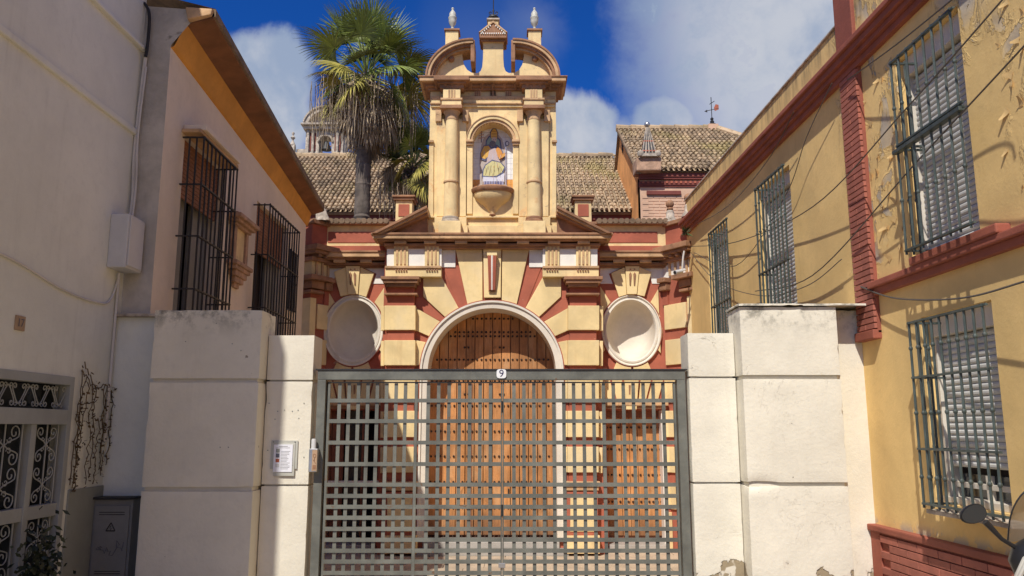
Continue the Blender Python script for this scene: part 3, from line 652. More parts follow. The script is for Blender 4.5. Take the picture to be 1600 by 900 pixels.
# ================================================================== WINGS
def ell_pt(cx,cz,rx,rz,a): return (cx+rx*math.sin(a),cz+rz*math.cos(a))
def wing(s):
    nm='left' if s<0 else 'right'
    w=E('church_wing','shaded yellow and red wing with an oval niche, left of the portal arch' if s<0 else 'sunlit yellow and red wing with an oval niche, right of the portal arch','facade wing',(XC+s*2.5,Yw,FZ),'wings either side of the portal')
    cx=hx(553,516,Yw); cz=fz(516.5,Yw); rx=37.5*Yw/dy(516); rz=46.5*Yw/dy(516)
    xo=hx(497,516,Yw)-.25; xi=hx(606,516,Yw); 
    X=lambda x: x if s<0 else 2*XC-x
    def pr(pts,y0,y1,name,m,bev=.006):
        q=[(X(x),z) for x,z in pts]; return MB().prism(q,y0,y1).build(name,m,w,bev)
    def bx(x0,x1,y0,y1,z0,z1,name,m,bev=.006): a,b=X(x0),X(x1); return B(a,b,y0,y1,z0,z1).build(name,m,w,bev)
    H=lambda px,py=516,Y=Yw: hx(px,py,Y)
    Z=lambda py,Y=Yw: fz(py,Y)
    ztw=Z(400); zbn=Z(592)
    # wall plate with an elliptical hole
    n=64; mb=MB(); inn=[ell_pt(cx,cz,rx,rz,2*PI*i/n) for i in range(n)]; out=[]
    def hit(a,x0,x1,z0,z1):
        dx,dz=math.sin(a)*rx,math.cos(a)*rz; t=1e9
        if dx>1e-9: t=min(t,(x1-cx)/dx)
        if dx<-1e-9: t=min(t,(x0-cx)/dx)
        if dz>1e-9: t=min(t,(z1-cz)/dz)
        if dz<-1e-9: t=min(t,(z0-cz)/dz)
        return (cx+dx*t,cz+dz*t)
    out=[hit(2*PI*i/n,xo,xi,zbn,ztw) for i in range(n)]
    vs=[(X(x),Yw,z) for x,z in inn]+[(X(x),Yw,z) for x,z in out]
    mb.add(vs,[((i,(i+1)%n,n+(i+1)%n,n+i)) for i in range(n)])
    for cxn,czn in ((xo,ztw),(xi,ztw),(xo,zbn),(xi,zbn)):                 # corners the rays miss
        k=min(range(n),key=lambda i:(out[i][0]-cxn)**2+(out[i][1]-czn)**2)
        nb=[i for i in ((k-1)%n,k,(k+1)%n)]; 
        for a,b in ((nb[0],nb[1]),(nb[1],nb[2])):
            if abs(out[a][0]-out[b][0])>1e-4 and abs(out[a][1]-out[b][1])>1e-4:
                mb.add([(X(out[a][0]),Yw,out[a][1]),(X(cxn),Yw,czn),(X(out[b][0]),Yw,out[b][1])],[(0,1,2)])
    mb.box(min(X(xo),X(xi)),max(X(xo),X(xi)),Yw+.5,Yw+.55,zbn,ztw)
    mb.build('wall',RED,w)
    # concave niche bowl and ring mouldings
    nb=MB(); vs=[];fs=[]; K=10
    for k in range(K+1):
        u=k/K; sc=math.cos(u*PI/2)**.55 if k<K else 0.0; d=math.sin(u*PI/2)*.42
        for i in range(n): x,z=ell_pt(cx,cz,rx*sc,rz*sc,2*PI*i/n); vs.append((X(x),Yw+d+.0,z))
    for k in range(K):
        for i in range(n): fs.append((k*n+i,(k+1)*n+i,(k+1)*n+(i+1)%n,k*n+(i+1)%n))
    nb.add(vs,fs,0,True).build('niche_bowl',NIC,w)
    def ering(prof,name,m):
        vs=[];fs=[];q=len(prof)
        for i in range(n):
            a=2*PI*i/n
            for dr,y in prof: x,z=ell_pt(cx,cz,rx+dr,rz+dr,a); vs.append((X(x),y,z))
        for i in range(n):
            for j in range(q-1): fs.append((i*q+j,i*q+j+1,((i+1)%n)*q+j+1,((i+1)%n)*q+j))
        MB().add(vs,fs,0,True).build(name,m,w)
    ering([(0,Yw+.03),(0,Yw-.02),(.02,Yw-.05),(.045,Yw-.045),(.05,Yw-.03),(.075,Yw-.035),(.085,Yw-.06),(.1,Yw-.055),(.1,Yw)],'niche_ring',CRM)
    ering([(.1,Yw),(.1,Yw-.045),(.115,Yw-.045),(.115,Yw)],'niche_rim',RED)
    # radial blocks round the oval
    r1=.122
    x0b,x1b,zb_,zt_=H(509 if s<0 else 509),H(601),Z(588),Z(444)
    def eo(a): return ell_pt(cx,cz,rx+r1,rz+r1,a)
    def hitb(a):
        dx,dz=math.sin(a)*rx,math.cos(a)*rz; t=1e9
        if dx>1e-9: t=min(t,(x1b-cx)/dx)
        if dx<-1e-9: t=min(t,(x0b-cx)/dx)
        if dz>1e-9: t=min(t,(zt_-cz)/dz)
        if dz<-1e-9: t=min(t,(zb_-cz)/dz)
        return (cx+dx*t,cz+dz*t)
    for a0,a1 in ((40,68),(86,122),(150,178),(182,210),(238,274),(292,320)):
        A=[R(a0+(a1-a0)*k/5) for k in range(6)]
        i_=[eo(a) for a in A]; o=[hitb(A[0])]
        c_=hitb(R((a0+a1)/2)); p0=hitb(A[0]);p1=hitb(A[-1])
        if abs(p0[0]-p1[0])>1e-4 and abs(p0[1]-p1[1])>1e-4:
            o.append((x1b if (p0[0]+p1[0])/2>cx else x0b, zt_ if (p0[1]+p1[1])/2>cz else zb_))
        o.append(p1)
        if min((p[0]-q[0])**2+(p[1]-q[1])**2 for p,q in ((i_[0],p0),(i_[-1],p1)))<.0004: pass
        pr(i_+o[::-1],Yw-.04,Yw+.01,'radial_block',YEL,.006)
    # keystone group
    T=[((522.5,426),(541,418.5),(545,461.5),(533,464)),((564,418.5),(585,428),(573,465),(561,461.5))]
    for t_ in T: pr([(H(a,b),Z(b)) for a,b in t_],Yw-.07,Yw,'keystone_side',YEL)
    pr([(H(a,b),Z(b)) for a,b in ((541.5,417.5),(563.5,417.5),(560.5,461),(545.5,461))],Yw-.10,Yw,'keystone',YEL)
    for c in (549.2,555.8):
        MB().lathe((X(H(c,422)),Yw-.085,Z(422)),[(.0,-.018),(.02,-.012),(.024,0),(.0,.018)],10).build('keystone_boss',RED,w)
        pr([(H(c-1.9,430),Z(430)),(H(c,427),Z(427)),(H(c+1.9,430),Z(430)),(H(c+1.1,447),Z(447)),(H(c-.6,447),Z(447))],Yw-.118,Yw-.09,'keystone_drop',BRN,.002)
    # white frieze panels
    pr([(H(499),Z(405)),(H(541),Z(405)),(H(541),Z(418)),(H(522),Z(426)),(H(518),Z(443.5)),(H(499),Z(443.5))],Yw-.012,Yw,'frieze_panel',WHT,.003)
    pr([(H(564),Z(405)),(H(604),Z(405)),(H(604),Z(443.5)),(H(580),Z(443.5)),(H(586),Z(428)),(H(564),Z(418))],Yw-.012,Yw,'frieze_panel',WHT,.003)
    # lower wall around the small doorway
    dx0,dx1,dzt=H(511),H(596),Z(641)
    if s>0: dx0,dx1=H(506),H(594)
    bx(xo,dx0,Yw,Yw+.5,FZ,dzt,'lower_wall',RED,0); bx(dx1,xi,Yw,Yw+.5,FZ,dzt,'lower_wall',RED,0); bx(xo,xi,Yw,Yw+.5,dzt,zbn,'lower_wall',RED,0)
    # flat arch over the doorway
    fa=[((503,594),(519,594),(527,626),(511,626)),((522,594),(538,594),(541,626),(530,626)),((567,594),(583,594),(575,626),(563,626)),((586,594),(601,594),(594,626),(578,626))]
    for t_ in fa: pr([(H(a,b),Z(b)) for a,b in t_],Yw-.04,Yw,'lintel_block',YEL)
    pr([(H(a,b),Z(b)) for a,b in ((541.5,591),(564.5,591),(561,640),(545,640))],Yw-.09,Yw,'lintel_keystone',YEL)
    for c in (550,556): pr([(H(c-1.5,602),Z(602)),(H(c+1.5,602),Z(602)),(H(c+1,616),Z(616)),(H(c-1,616),Z(616))],Yw-.10,Yw-.08,'keystone_drop',BRN,.002)
    bx(H(500),H(604),Yw-.10,Yw,Z(634),Z(629),'door_moulding',BRNL); bx(H(503),H(601),Yw-.06,Yw,Z(639),Z(634),'door_moulding',BRN)
    # jamb blocks of the outer pier of the wing
    for a,b in rows[2:]+[(754,792)]:
        bx(H(499),dx0-.02,Yw-.045,Yw,Z(b),Z(a),'jamb_block',YEL,.008)
    bx(H(499),dx0-.02,Yw-.05,Yw,FZ,Z(800),'jamb_base',YELW,.01)
    # entablature of the wing
    def eb(l,r,a,b,Yf,name,m,bev=.008): bx(H(l,(a+b)/2,Yf),H(r,(a+b)/2,Yf),Yf,Yw+.2,Z(b,Yf),Z(a,Yf),name,m,bev)
    eb(480,612,391,394,13.60,'cornice_top',BRN); eb(482,612,394,401,13.62,'cornice_fascia',BRNL); eb(488,612,401,405.5,13.68,'cornice_fascia',BRN)
    eb(496,612,410,414,13.76,'bed_moulding',BRN); eb(498,612,413.5,418,13.82,'bed_moulding',BRN)
    for c in (530,571.5): bx(H(c-9,407,13.69),H(c+9,407,13.69),13.69,13.8,Z(410,13.69),Z(405,13.69),'modillion',BRNL,.005)
    # parapet
    Yk=13.86
    eb(488,640,350,394,Yk,'parapet',YELW,.004)
    def kb(l,r,a,b,name,m,d,bev=.004): bx(H(l,(a+b)/2,Yk-d),H(r,(a+b)/2,Yk-d),Yk-d,Yk+.02,Z(b,Yk-d),Z(a,Yk-d),name,m,bev)
    kb(512,640,362,379,'parapet_panel',RED,.012); kb(504,640,384,392,'parapet_band',RED,.02)
    eb(488,640,346,350,13.74,'parapet_coping',BRN,.008)
    for i in range(14):                                                    # round coping tiles
        x=H(492+i*8.6,344,13.8); 
        MB().tube([(X(x),13.72,Z(345.5,13.75)),(X(x),13.98,Z(344.5,13.75)+.03)],[.05,.045],8).build('coping_tile',TILEC,w)
    # doorway content
    if s>0:
        d0,d1=dx0,dx1; yb=Yw+.27
        bx(d0,d1,yb+.05,yb+.1,FZ,dzt,'door_backing',WOODD,0)
        nn=7; ww=(d1-d0)/nn
        for i in range(nn):
            a,b=d0+i*ww+.004,d0+(i+1)*ww-.004; bx(a,b,yb+(.02 if i==5 else 0),yb+.06,FZ+.22,dzt-.12,'plank',WOOD,.004)
            for pz in (668,702,742,784,826):
                for k in (.25,.75):
                    inst(s0,(X(a+(b-a)*k),yb-.016+(.02 if i==5 else 0),Z(pz,yb)),w,'stud')
        bx(d0,d1,yb-.03,yb+.05,dzt-.12,dzt,'door_header',WOODD,.004)
        bx(d0-.0,d0+.045,Yw+.0,yb,FZ,dzt,'jamb',WHT,.004); bx(d0,d1,Yw-.1,yb+.1,FZ,FZ+.12,'doorstep',MARB,.01)
    else:
        d0,d1=dx0,dx1; yb=Yw+.22
        bx(d0,d1,yb+.25,yb+.28,FZ,dzt,'dark_interior',DARK,0)
        a=d0; 
        for i in range(3): bx(d0+i*.105+.003,d0+(i+1)*.105-.003,yb,yb+.05,FZ+.1,dzt,'plank',WOODD,.004)
        bx(d0+.34,d0+.36,yb,yb+.04,FZ+.1,dzt,'door_stile',IRON,.003); bx(d0+.62,d0+.66,yb,yb+.04,FZ+.1,dzt,'door_stile',WOODD,.003)
        bx(d0+.36,d0+.62,yb+.015,yb+.025,FZ+.1,dzt,'glass_pane',GLS,0)
        bx(d0,d1,Yw-.1,yb+.1,FZ,FZ+.12,'doorstep',MARB,.01)
        bx(H(505,752),H(612,752),Yw-.16,Yw-.10,Z(754,Yw-.1),Z(751,Yw-.1),'rail',WHT,.003)
    # ---- return of the wing towards the street: parapet, cornice, brackets, pilaster
    Xr=-3.19 if s<0 else 2.64; ph=R(35); Yn=Yw-(.40 if s<0 else .66)
    def rb(p,y0,y1,z0,z1,name,m,bev=.008):
        z0,z1=min(z0,z1),max(z0,z1); t0,t1=Yw-y1,Yw-y0
        def Q(t,n): return (Xr+s*math.sin(ph)*t-s*math.cos(ph)*n, Yw-math.cos(ph)*t-math.sin(ph)*n)
        a,b,c,d=Q(t0,p),Q(t1,p),Q(t1,-.3),Q(t0,-.3)
        v=[a,b,c,d] if s<0 else [b,a,d,c]
        MB().hexa([(x,y,z0) for x,y in v]+[(x,y,z1) for x,y in v]).build(name,m,w,bev)
    zt=Z(392); 
    rb(0,Yn,Yw-.001,FZ,Z(392),'return_wall',RED,0)
    for a,b in [(478,516),(532,571),(587,628),(642,683),(698,738),(754,795)]: rb(.035,Yn+.14,Yw-.02,Z(b),Z(a),'return_block',YEL)
    rb(.04,Yn-.03,Yn+.10,FZ,Z(470),'return_pilaster',YEL); rb(.12,Yn-.10,Yn+.2,Z(463),Z(459),'capital_moulding',BRN); rb(.10,Yn-.06,Yn+.22,Z(456),Z(444),'capital_moulding',BRN,.02); rb(.2,Yn-.16,Yn+.3,Z(444),Z(437),'capital_moulding',BRN)
    rb(.17,Yw-.18,Yw-.0,Z(444),Z(437),'capital_moulding',BRN,.01); rb(.12,Yw-.16,Yw-.0,Z(456),Z(444),'capital_moulding',BRN,.02); rb(.04,Yw-.12,Yw-.0,Z(478),Z(456),'capital_neck',RED,.004)
    rb(.02,Yn-.012,Yw-.01,Z(436),Z(410),'return_frieze',YEL if s<0 else WHT,.004)
    for k in range(4): rb(.05,Yn+.06+k*.13,Yn+.10+k*.13,Z(434),Z(412),'triglyph',BRNL,.004)
    rb(.10,Yn-.08,Yw-.0,Z(414),Z(408),'return_bed',BRN); rb(.20,Yn-.1,Yw-.0,Z(404),Z(399),'return_cornice',BRN); rb(.25,Yn-.12,Yw-.0,Z(399),Z(391),'return_cornice',BRN)
    for k in range(4): rb(.17,Yn-.0+k*.15,Yn+.07+k*.15,Z(409),Z(404),'bracket',BRN,.01)
    rb(-.02,Yn,Yw-.05,Z(391),Z(356),'return_parapet',RED,.006); rb(.04,Yn-.04,Yw-.05,Z(356),Z(350),'return_coping',BRN)
    # ball finials on worn stone stumps
    for k,(bx_,yy) in enumerate(((2.78,13.82),(3.02,13.42)) if s>0 else ((-3.30,13.72),)):
        m=MB(); zz=Z(350)
        m.lathe((bx_,yy,zz),[(.13,0),(.11,.06),(.075,.10),(.07,.2),(.05,.22)],9); m.build('finial_stump',GREYST,w,0)
        if s>0: MB().lathe((bx_,yy,zz+.22),[(.02,0),(.05,.01),(.06,.03),(.045,.05)]+[(.074*math.sin(PI*(.15+.85*j/8)),.12-.074*math.cos(PI*(.15+.85*j/8))) for j in range(9)],14).build('finial_ball',BRN,w)
        else: MB().hexa([(bx_-.1,yy-.1,zz+.0),(bx_+.14,yy-.1,zz),(bx_+.14,yy+.1,zz),(bx_-.1,yy+.1,zz),(bx_-.12,yy-.08,zz+.3),(bx_-.0,yy-.08,zz+.34),(bx_-.02,yy+.08,zz+.3),(bx_-.12,yy+.08,zz+.3)]).build('broken_scroll',GREYST,w,.02)
    return w
wl=wing(-1); wr=wing(1)
# small pedestals above the wings
def ped(s):
    Y=14.5; cx=hx(631,320,Y); cx=cx if s<0 else 2*XC-cx
    p=E('parapet_pedestal',('square yellow pedestal with red panel left of the niche storey, before the palms' if s<0 else 'square yellow pedestal with red panel right of the niche storey, before the tiled roof'),'pedestal',(cx,Y,fz(350,Y)),'pedestals behind the raking cornices')
    w=.15; z=lambda q: fz(q,Y-.2)
    B(cx-w,cx+w,Y-w,Y+w,z(372),z(312)).build('body',YELW,p,.006); B(cx-w*.66,cx+w*.66,Y-w-.012,Y-w+.01,z(337),z(318)).build('front_panel',RED,p,.003)
    B(cx-w-.04,cx+w+.04,Y-w-.05,Y+w+.04,z(312),z(308)).build('cap',BRN,p,.008); B(cx-w-.06,cx+w+.06,Y-w-.08,Y+w+.06,z(308),z(305)).build('cap',BRN,p,.008)
sym(ped)
# ================================================================== CHURCH BEHIND
def tiles(parent,x0,x1,ye,ze,yr,zr,px=.122,tl=.26,clip=None,name='roof_tiles'):
    """barrel tiles in real rows on a slope from eave (ye,ze) to ridge (yr,zr)"""
    d=Vector((0,yr-ye,zr-ze)); Ls=d.length; u=d/Ls; nrm=Vector((0,-u.z,u.y)); 
    mb=MB(); nr=int(Ls/tl*1.12)+1; nc=int((x1-x0)/px)+1; q=5
    for c in range(nc):
        xc=x0+(c+.5)*px
        for r in range(nr):
            s_=r*tl/1.12
            if clip and not clip(xc,s_/Ls): continue
            jx=random.uniform(-.012,.012); tilt=random.uniform(-.01,.01)
            p0=Vector((xc+jx,ye,ze))+u*(s_-.03)+nrm*.035; p1=Vector((xc+jx+tilt,ye,ze))+u*(s_+tl-.03)+nrm*.012
            vs=[]
            for p,rr in ((p0,px*.38),(p1,px*.31)):
                for k in range(q+1):
                    a=PI*k/q; vs.append(p+Vector((math.cos(a)*rr,0,0))+nrm*math.sin(a)*rr*1.15)
            mb.add(vs,[(k,k+1,q+2+k,q+1+k) for k in range(q)]+[list(range(q+1))],0,True)
    for c in range(nc+1):                                                  # channels between the rows
        xc=x0+c*px
        if clip:
            t1=max([t/10 for t in range(11) if clip(xc,t/10)] or [0])
        else: t1=1
        a=Vector((xc,ye,ze))-u*.05; b=Vector((xc,ye,ze))+u*Ls*t1; r_=px*.3; vs=[]
        for p in (a,b):
            for k in range(4):
                an=PI+PI*k/3; vs.append(p+Vector((math.cos(an)*r_,0,0))+nrm*(math.sin(an)*r_*.5+.004))
        mb.add(vs,[(k+1,k,4+k,5+k) for k in range(3)],0,True)
    return mb.build(name,TILE,parent,0,kind='stuff')
Ye,Yr=19.6,23.4; ze,zr=fz(329,Ye),fz(246,Yr)
nave=E('church_nave','long low church roof of weathered clay tiles running behind the portal','church building',(-1,21.5,0))
nx0,nx1=-6.6,fx(1012,329,Ye)
B(nx0,nx1-.1,Ye+.25,Yr+2.5,0,ze-.12).build('wall',DRED,nave)
B(nx0,nx1-.05,Ye+.1,Ye+.3,ze-.22,ze-.05).build('eaves_moulding',DRED,nave,.02)
MB().hexa([(nx0,Ye,ze-.05),(nx1,Ye,ze-.05),(nx1,Ye+.05,ze-.1),(nx0,Ye+.05,ze-.1),(nx0,Yr,zr-.02),(nx1,Yr,zr-.02),(nx1,Yr+.1,zr-.05),(nx0,Yr+.1,zr-.05)]).build('roof_deck',TILEC,nave)
tiles(nave,nx0,nx1,Ye,ze,Yr,zr)
rt=None
for i in range(int((nx1-nx0)/.4)):
    x=nx0+i*.4
    if rt is None: rt=MB().tube([(x,Yr,zr+.06),(x+.44,Yr,zr+.05)],[.10,.085],8).build('ridge_tile',TILE,nave)
    else: inst(rt,(x+.22,Yr,zr+.055+random.uniform(-.01,.01)),nave,'ridge_tile')
# transept
Yt0,Yt1=18.3,21.3; xt0=fx(1000,300,Yt0); zet=fz(268,Yt0); zrt=fz(203,Yt1); xt1=6.6
tr=E('church_transept','taller church block with orange gable side and mossy tiled roof beyond the right house','church building',(4.5,20,0))
zlow=fz(360,Yt0)
# side wall with gable (faces left)
MB().add([(xt0,Yt0+.0,0),(xt0,Yt0,zet-.1),(xt0,Yt1,zrt-.05),(xt0,Yt1+2.4,zrt-1.9),(xt0,Yt1+2.4,0)],[(0,1,2,3,4)]).build('gable_wall',CORG,tr)
B(xt0,xt1,Yt0,Yt0+.3,0,zet-.1).build('front_wall',PINK,tr)
# brick courses in the pink wall are geometry where they show
bk=None; bw,bh=.27,.072
for j in range(17):
    for i in range(6):
        x=xt0+.05+i*bw+(bw/2 if j%2 else 0); z=zlow+.05+j*bh
        if z>zet-.62: continue
        if bk is None: bk=B(x,x+bw-.02,Yt0-.012,Yt0+.01,z,z+bh-.014).build('brick',PINK,tr)
        else: inst(bk,(x+(bw-.02)/2,Yt0-.001,z+(bh-.014)/2),tr,'brick')
for a,b,d in ((270,276,.10),(276,280,.075),(283,289,.05),(289,292,.03)):
    B(xt0-.02,xt1,Yt0-d,Yt0+.05,fz(b,Yt0-d),fz(a,Yt0-d)).build('cornice_band',DRED,tr,.01)
B(xt0+.15,xt0+.95,Yt0-.06,Yt0,fz(305,Yt0),fz(299,Yt0)).build('window_head',DRED,tr,.006)
dn=None
for i in range(22):
    x=xt0+.05+i*.11
    if dn is None: dn=B(x,x+.05,Yt0-.07,Yt0-.0,fz(284.5,Yt0-.15),fz(281,Yt0-.15)).build('dentil',RED,tr)
    else: inst(dn,(x+.025,Yt0-.035,WL[dn.name].z),tr,'dentil')
xh=fx(1118,203,Yt1); xe=xt1+.0
MB().add([(xt0-.08,Yt0-.15,zet-.05),(xe+1.0,Yt0-.15,zet-.05),(xh,Yt1,zrt-.03),(xt0-.08,Yt1,zrt-.03)],[(0,1,2,3)]).build('roof_deck',TILEC,tr)
tiles(tr,xt0-.08,xe+.9,Yt0-.15,zet,Yt1,zrt,clip=lambda x,t: x<xh+(xe+1.0-xh)*(1-t))
MB().add([(xh,Yt1,zrt-.03),(xe+1.0,Yt0-.15,zet-.05),(xe+1.0,Yt1+3,zet-.05),(xt0-.08,Yt1+3,zet-.6),(xt0-.08,Yt1,zrt-.03)],[(0,1,2),(0,2,3,4)]).build('rear_roof',TILEC,tr)
for i in range(int((xh-xt0)/.4)+1):
    inst(rt,(xt0+.1+i*.4,Yt1,zrt+.055),tr,'ridge_tile')
hp=Vector((xe+1.0,Yt0-.15,zet))-Vector((xh,Yt1,zrt))
MB().tube([Vector((xh,Yt1,zrt+.05))+hp*t/8 for t in range(9)],.10,8).build('hip_tiles',TILE,tr)
MB().add([(xt0-.1,Yt0-.2,zet-.02),(xt0-.0,Yt0-.2,zet-.02),(xt0-.0,Yt1,zrt+.04),(xt0-.1,Yt1,zrt+.04)]+[(xt0-.1,Yt0-.2,zet-.12),(xt0-.0,Yt0-.2,zet-.12),(xt0-.0,Yt1,zrt-.08),(xt0-.1,Yt1,zrt-.08)],[(0,1,2,3),(7,6,5,4),(0,3,7,4),(0,4,5,1)]).build('verge',TILEC,tr)
# slit window in the gable
B(xt0-.02,xt0+.02,Yt1-.45,Yt1-.3,fz(245,Yt1),fz(228,Yt1)).build('slit_window',DARK,tr)
# fluted obelisk on its block
ox,oy=fx(1013,255,18.1),18.1; zo=fz(266,oy)
ob=E('obelisk_finial','fluted ceramic obelisk with ball tip on a brick block at the roof edge','finial',(ox,oy,zo))
B(ox-.30,ox+.28,oy-.12,oy+.4,fz(269,oy),fz(248,oy)).build('block',OLDB,ob,.03,wob=.02)
zo2=fz(248,oy); zt_=fz(200,oy)
def fr(w0,w1,za,zb_,name,m): MB().hexa([(ox-w0,oy-w0,za),(ox+w0,oy-w0,za),(ox+w0,oy+w0,za),(ox-w0,oy+w0,za),(ox-w1,oy-w1,zb_),(ox+w1,oy-w1,zb_),(ox+w1,oy+w1,zb_),(ox-w1,oy+w1,zb_)]).build(name,m,ob,.004)
fr(.2,.19,zo2,zo2+.07,'plinth',GREYST); fr(.17,.035,zo2+.07,zt_,'shaft',IRON)
for (sx_) in (-1,1): 
    MB().lathe((ox+sx_*.2,oy-.15,zo2+.0),[(.0,0),(.06,.01),(.08,.07),(.06,.13),(0,.15)],12).build('foot_ball',GREYST,ob)
hh_=zt_-zo2-.07
for k in range(5):
    u=-1+k*.5
    MB().tube([(ox+u*.155,oy-.172,zo2+.075),(ox+u*.035,oy-.045,zt_)],[.018,.008],4).build('rib',GREYST,ob)
for f_ in (.08,.45): 
    w_=.17-(.135)*f_; fr(w_+.012,w_+.008,zo2+.07+hh_*f_,zo2+.07+hh_*f_+.03,'band',RED)
MB().lathe((ox,oy,zt_),[(.03,0),(.02,.02)]+[(.07*math.sin(PI*(.1+.9*j/8)),.085-.07*math.cos(PI*(.1+.9*j/8))) for j in range(9)],14).build('ball',STEEL,ob)
# vane on its chimney
vx,vy=fx(1113,200,Yt1),Yt1; zv=fz(203,vy)
va=E('weather_vane','rusty iron weather vane on a brick stub at the end of the mossy roof ridge','weather vane',(vx,vy,zv))
B(vx-.14,vx+.14,vy-.14,vy+.14,zv-.05,fz(196,vy)).build('brick_stub',PINK,va,.01); zz=fz(196,vy)
MB().lathe((vx,vy,zz),[(.13,0),(.1,.04),(.05,.07),(.06,.11),(.03,.15),(.05,.19),(.02,.23)],10).build('cap',IRON,va)
MB().tube([(vx,vy,zz+.2),(vx,vy,fz(152,vy))],.012,6).build('rod',IRON,va); MB().tube([(vx-.16,vy,zz+.42),(vx+.2,vy,zz+.5)],.01,6).build('arrow_rod',IRON,va)
MB().prism([(vx+.09,zz+.42),(vx+.2,zz+.47),(vx+.2,zz+.6),(vx+.12,zz+.62),(vx+.07,zz+.52)],vy-.006,vy+.006).build('tail_plate',RED,va)
MB().prism([(vx-.2,zz+.41),(vx-.12,zz+.46),(vx-.12,zz+.38)],vy-.006,vy+.006).build('arrow_head',IRON,va)
MB().tube([(vx-.05,vy,fz(163,vy)),(vx+.09,vy,fz(158,vy))],.01,5).build('cross_arm',IRON,va)
# distant bell gable
Yb=32; bz=lambda p: fz(p,Yb); bxx=lambda p: fx(p,210,Yb)
be=E('bell_gable','distant old carved stone bell gable with arched opening above the tiled roof','bell tower',(bxx(508),Yb,bz(260)))
def bb(l,r,a,b,y0,y1,name,m=OLD,bev=.03): B(bxx(l),bxx(r),Yb+y0,Yb+y1,bz(b),bz(a)).build(name,m,be,bev)
cxb=bxx(509); rb_=10*Yb/dy(210)
q=[(bxx(478),bz(275)),(bxx(478),bz(197)),(bxx(540),bz(197)),(bxx(540),bz(275)),(cxb+rb_,bz(275)),(cxb+rb_,bz(222))]+[(cxb+rb_*math.cos(PI*i/10),bz(222)+rb_*math.sin(PI*i/10)) for i in range(1,10)]+[(cxb-rb_,bz(222)),(cxb-rb_,bz(275))]
MB().prism(q,Yb,Yb+.7).build('wall',OLD,be)
ring(rb_,rb_+.07,Yb-.06,Yb+.1,'arch_moulding',GREYST,cz=bz(222),cx=cxb,parent=be,n=16)
for a in (482,490,528,536): bb(a-2,a+2,204,250,-.12,0,'pilaster',GREYST)
for a in (486,493,524.5,532): bb(a-1,a+1,208,236,-.03,0,'tile_inlay',DRED,.0)
bb(475,543,199,204,-.2,.7,'cornice'); bb(472,546,196,199,-.35,.7,'cornice',GREYST)
def segarc(r0,r1,n,m,y0,y1):
    cz_=bz(197)-.15; ring(r0,r1,Yb+y0,Yb+y1,n,m,cz=cz_,cx=cxb,parent=be,n=20,a0=.25,a1=PI-.25)
segarc(.70,.86,'segmental_cornice',OLD,-.3,.7); segarc(.0,.70,'tympanum',GREYST,0,.7); segarc(.86,.92,'segmental_cornice',GREYST,-.36,.7)
MB().lathe((cxb,Yb+.2,bz(232)),[(.22,0),(.2,.06),(.14,.2),(.1,.36),(.0,.4)],14).build('bell',IRON,be)
MB().tube([(cxb-.2,Yb+.2,bz(226)),(cxb+.2,Yb+.2,bz(226))],.03,6).build('bell_beam',WOODD,be)
bb(462,480,230,275,.2,.9,'side_wall',GREYST)
f2=E('stone_finial','small distant stone pinnacle with two stacked balls beside the bell gable','finial',(bxx(457),Yb,bz(250)))
B(bxx(453),bxx(461),Yb,Yb+.25,bz(275),bz(226)).build('stump',OLD,f2,.02); 
MB().lathe((bxx(457),Yb+.1,bz(226)),[(.13,0),(.03,.22),(.05,.27),(.1,.33),(.05,.40),(.02,.43),(.06,.5),(.06,.55),(0,.6)],10).build('ball_tip',GREYST,f2)
MB().lathe((cxb-.3,Yb+.1,bz(181)),[(.06,0),(.03,.05),(.05,.1),(.02,.18),(0,.2)],8).build('finial',GREYST,be)
# ================================================================== PALMS
def frond(base,az,el,L_,W_,droop,nl,green,mb,spread=250,pet=.45,wid=.022,roll=0):
    """fan leaf: arching petiole, leaflets radiating from its end and sagging under their own weight"""
    d=Vector((math.cos(az)*math.cos(el),math.sin(az)*math.cos(el),math.sin(el)))
    side=Vector((-math.sin(az),math.cos(az),0)); 
    pts=[]; p=Vector(base); dd=d.copy(); n=5
    for i in range(n+1):
        pts.append(p.copy()); p=p+dd*(L_*pet/n); dd=(dd+Vector((0,0,-.10*droop))).normalized()
    mb.tube(pts,[.016]*3+[.011]*3,4,0,False)
    hub=pts[-1]; 
    rm=Matrix.Rotation(roll,3,dd); side=(rm@side).normalized(); upv=side.cross(dd).normalized()*-1
    for k in range(nl):
        a=R(-spread/2+spread*(k+.5)/nl)+random.uniform(-.03,.03)
        ld=(dd*math.cos(a)+side*math.sin(a)).normalized()
        ll=W_*(1-.28*abs(a)/R(spread/2))*random.uniform(.85,1.08)
        q=hub.copy(); cd=(ld+upv*.12*math.cos(a*1.5)).normalized(); m=5; w=wid*random.uniform(.8,1.2)
        vs=[]
        for j in range(m+1):
            t=j/m; wd=w*(.55+1.3*t if t<.45 else 1.13*(1-((t-.45)/.56)**1.3)) 
            sv_=cd.cross(upv); sv_=sv_.normalized() if sv_.length>1e-3 else side
            fold=upv*wd*.45
            vs+= [q-sv_*wd+fold,q,q+sv_*wd+fold]
            q=q+cd*(ll/m); cd=(cd+Vector((random.uniform(-.04,.04),random.uniform(-.04,.04),-droop*(.10+.62*t*t)))).normalized()
        fs=[]
        for j in range(m):
            o=j*3; fs+=[(o,o+1,o+4,o+3),(o+1,o+2,o+5,o+4)]
        mb.add(vs,fs,0,False)
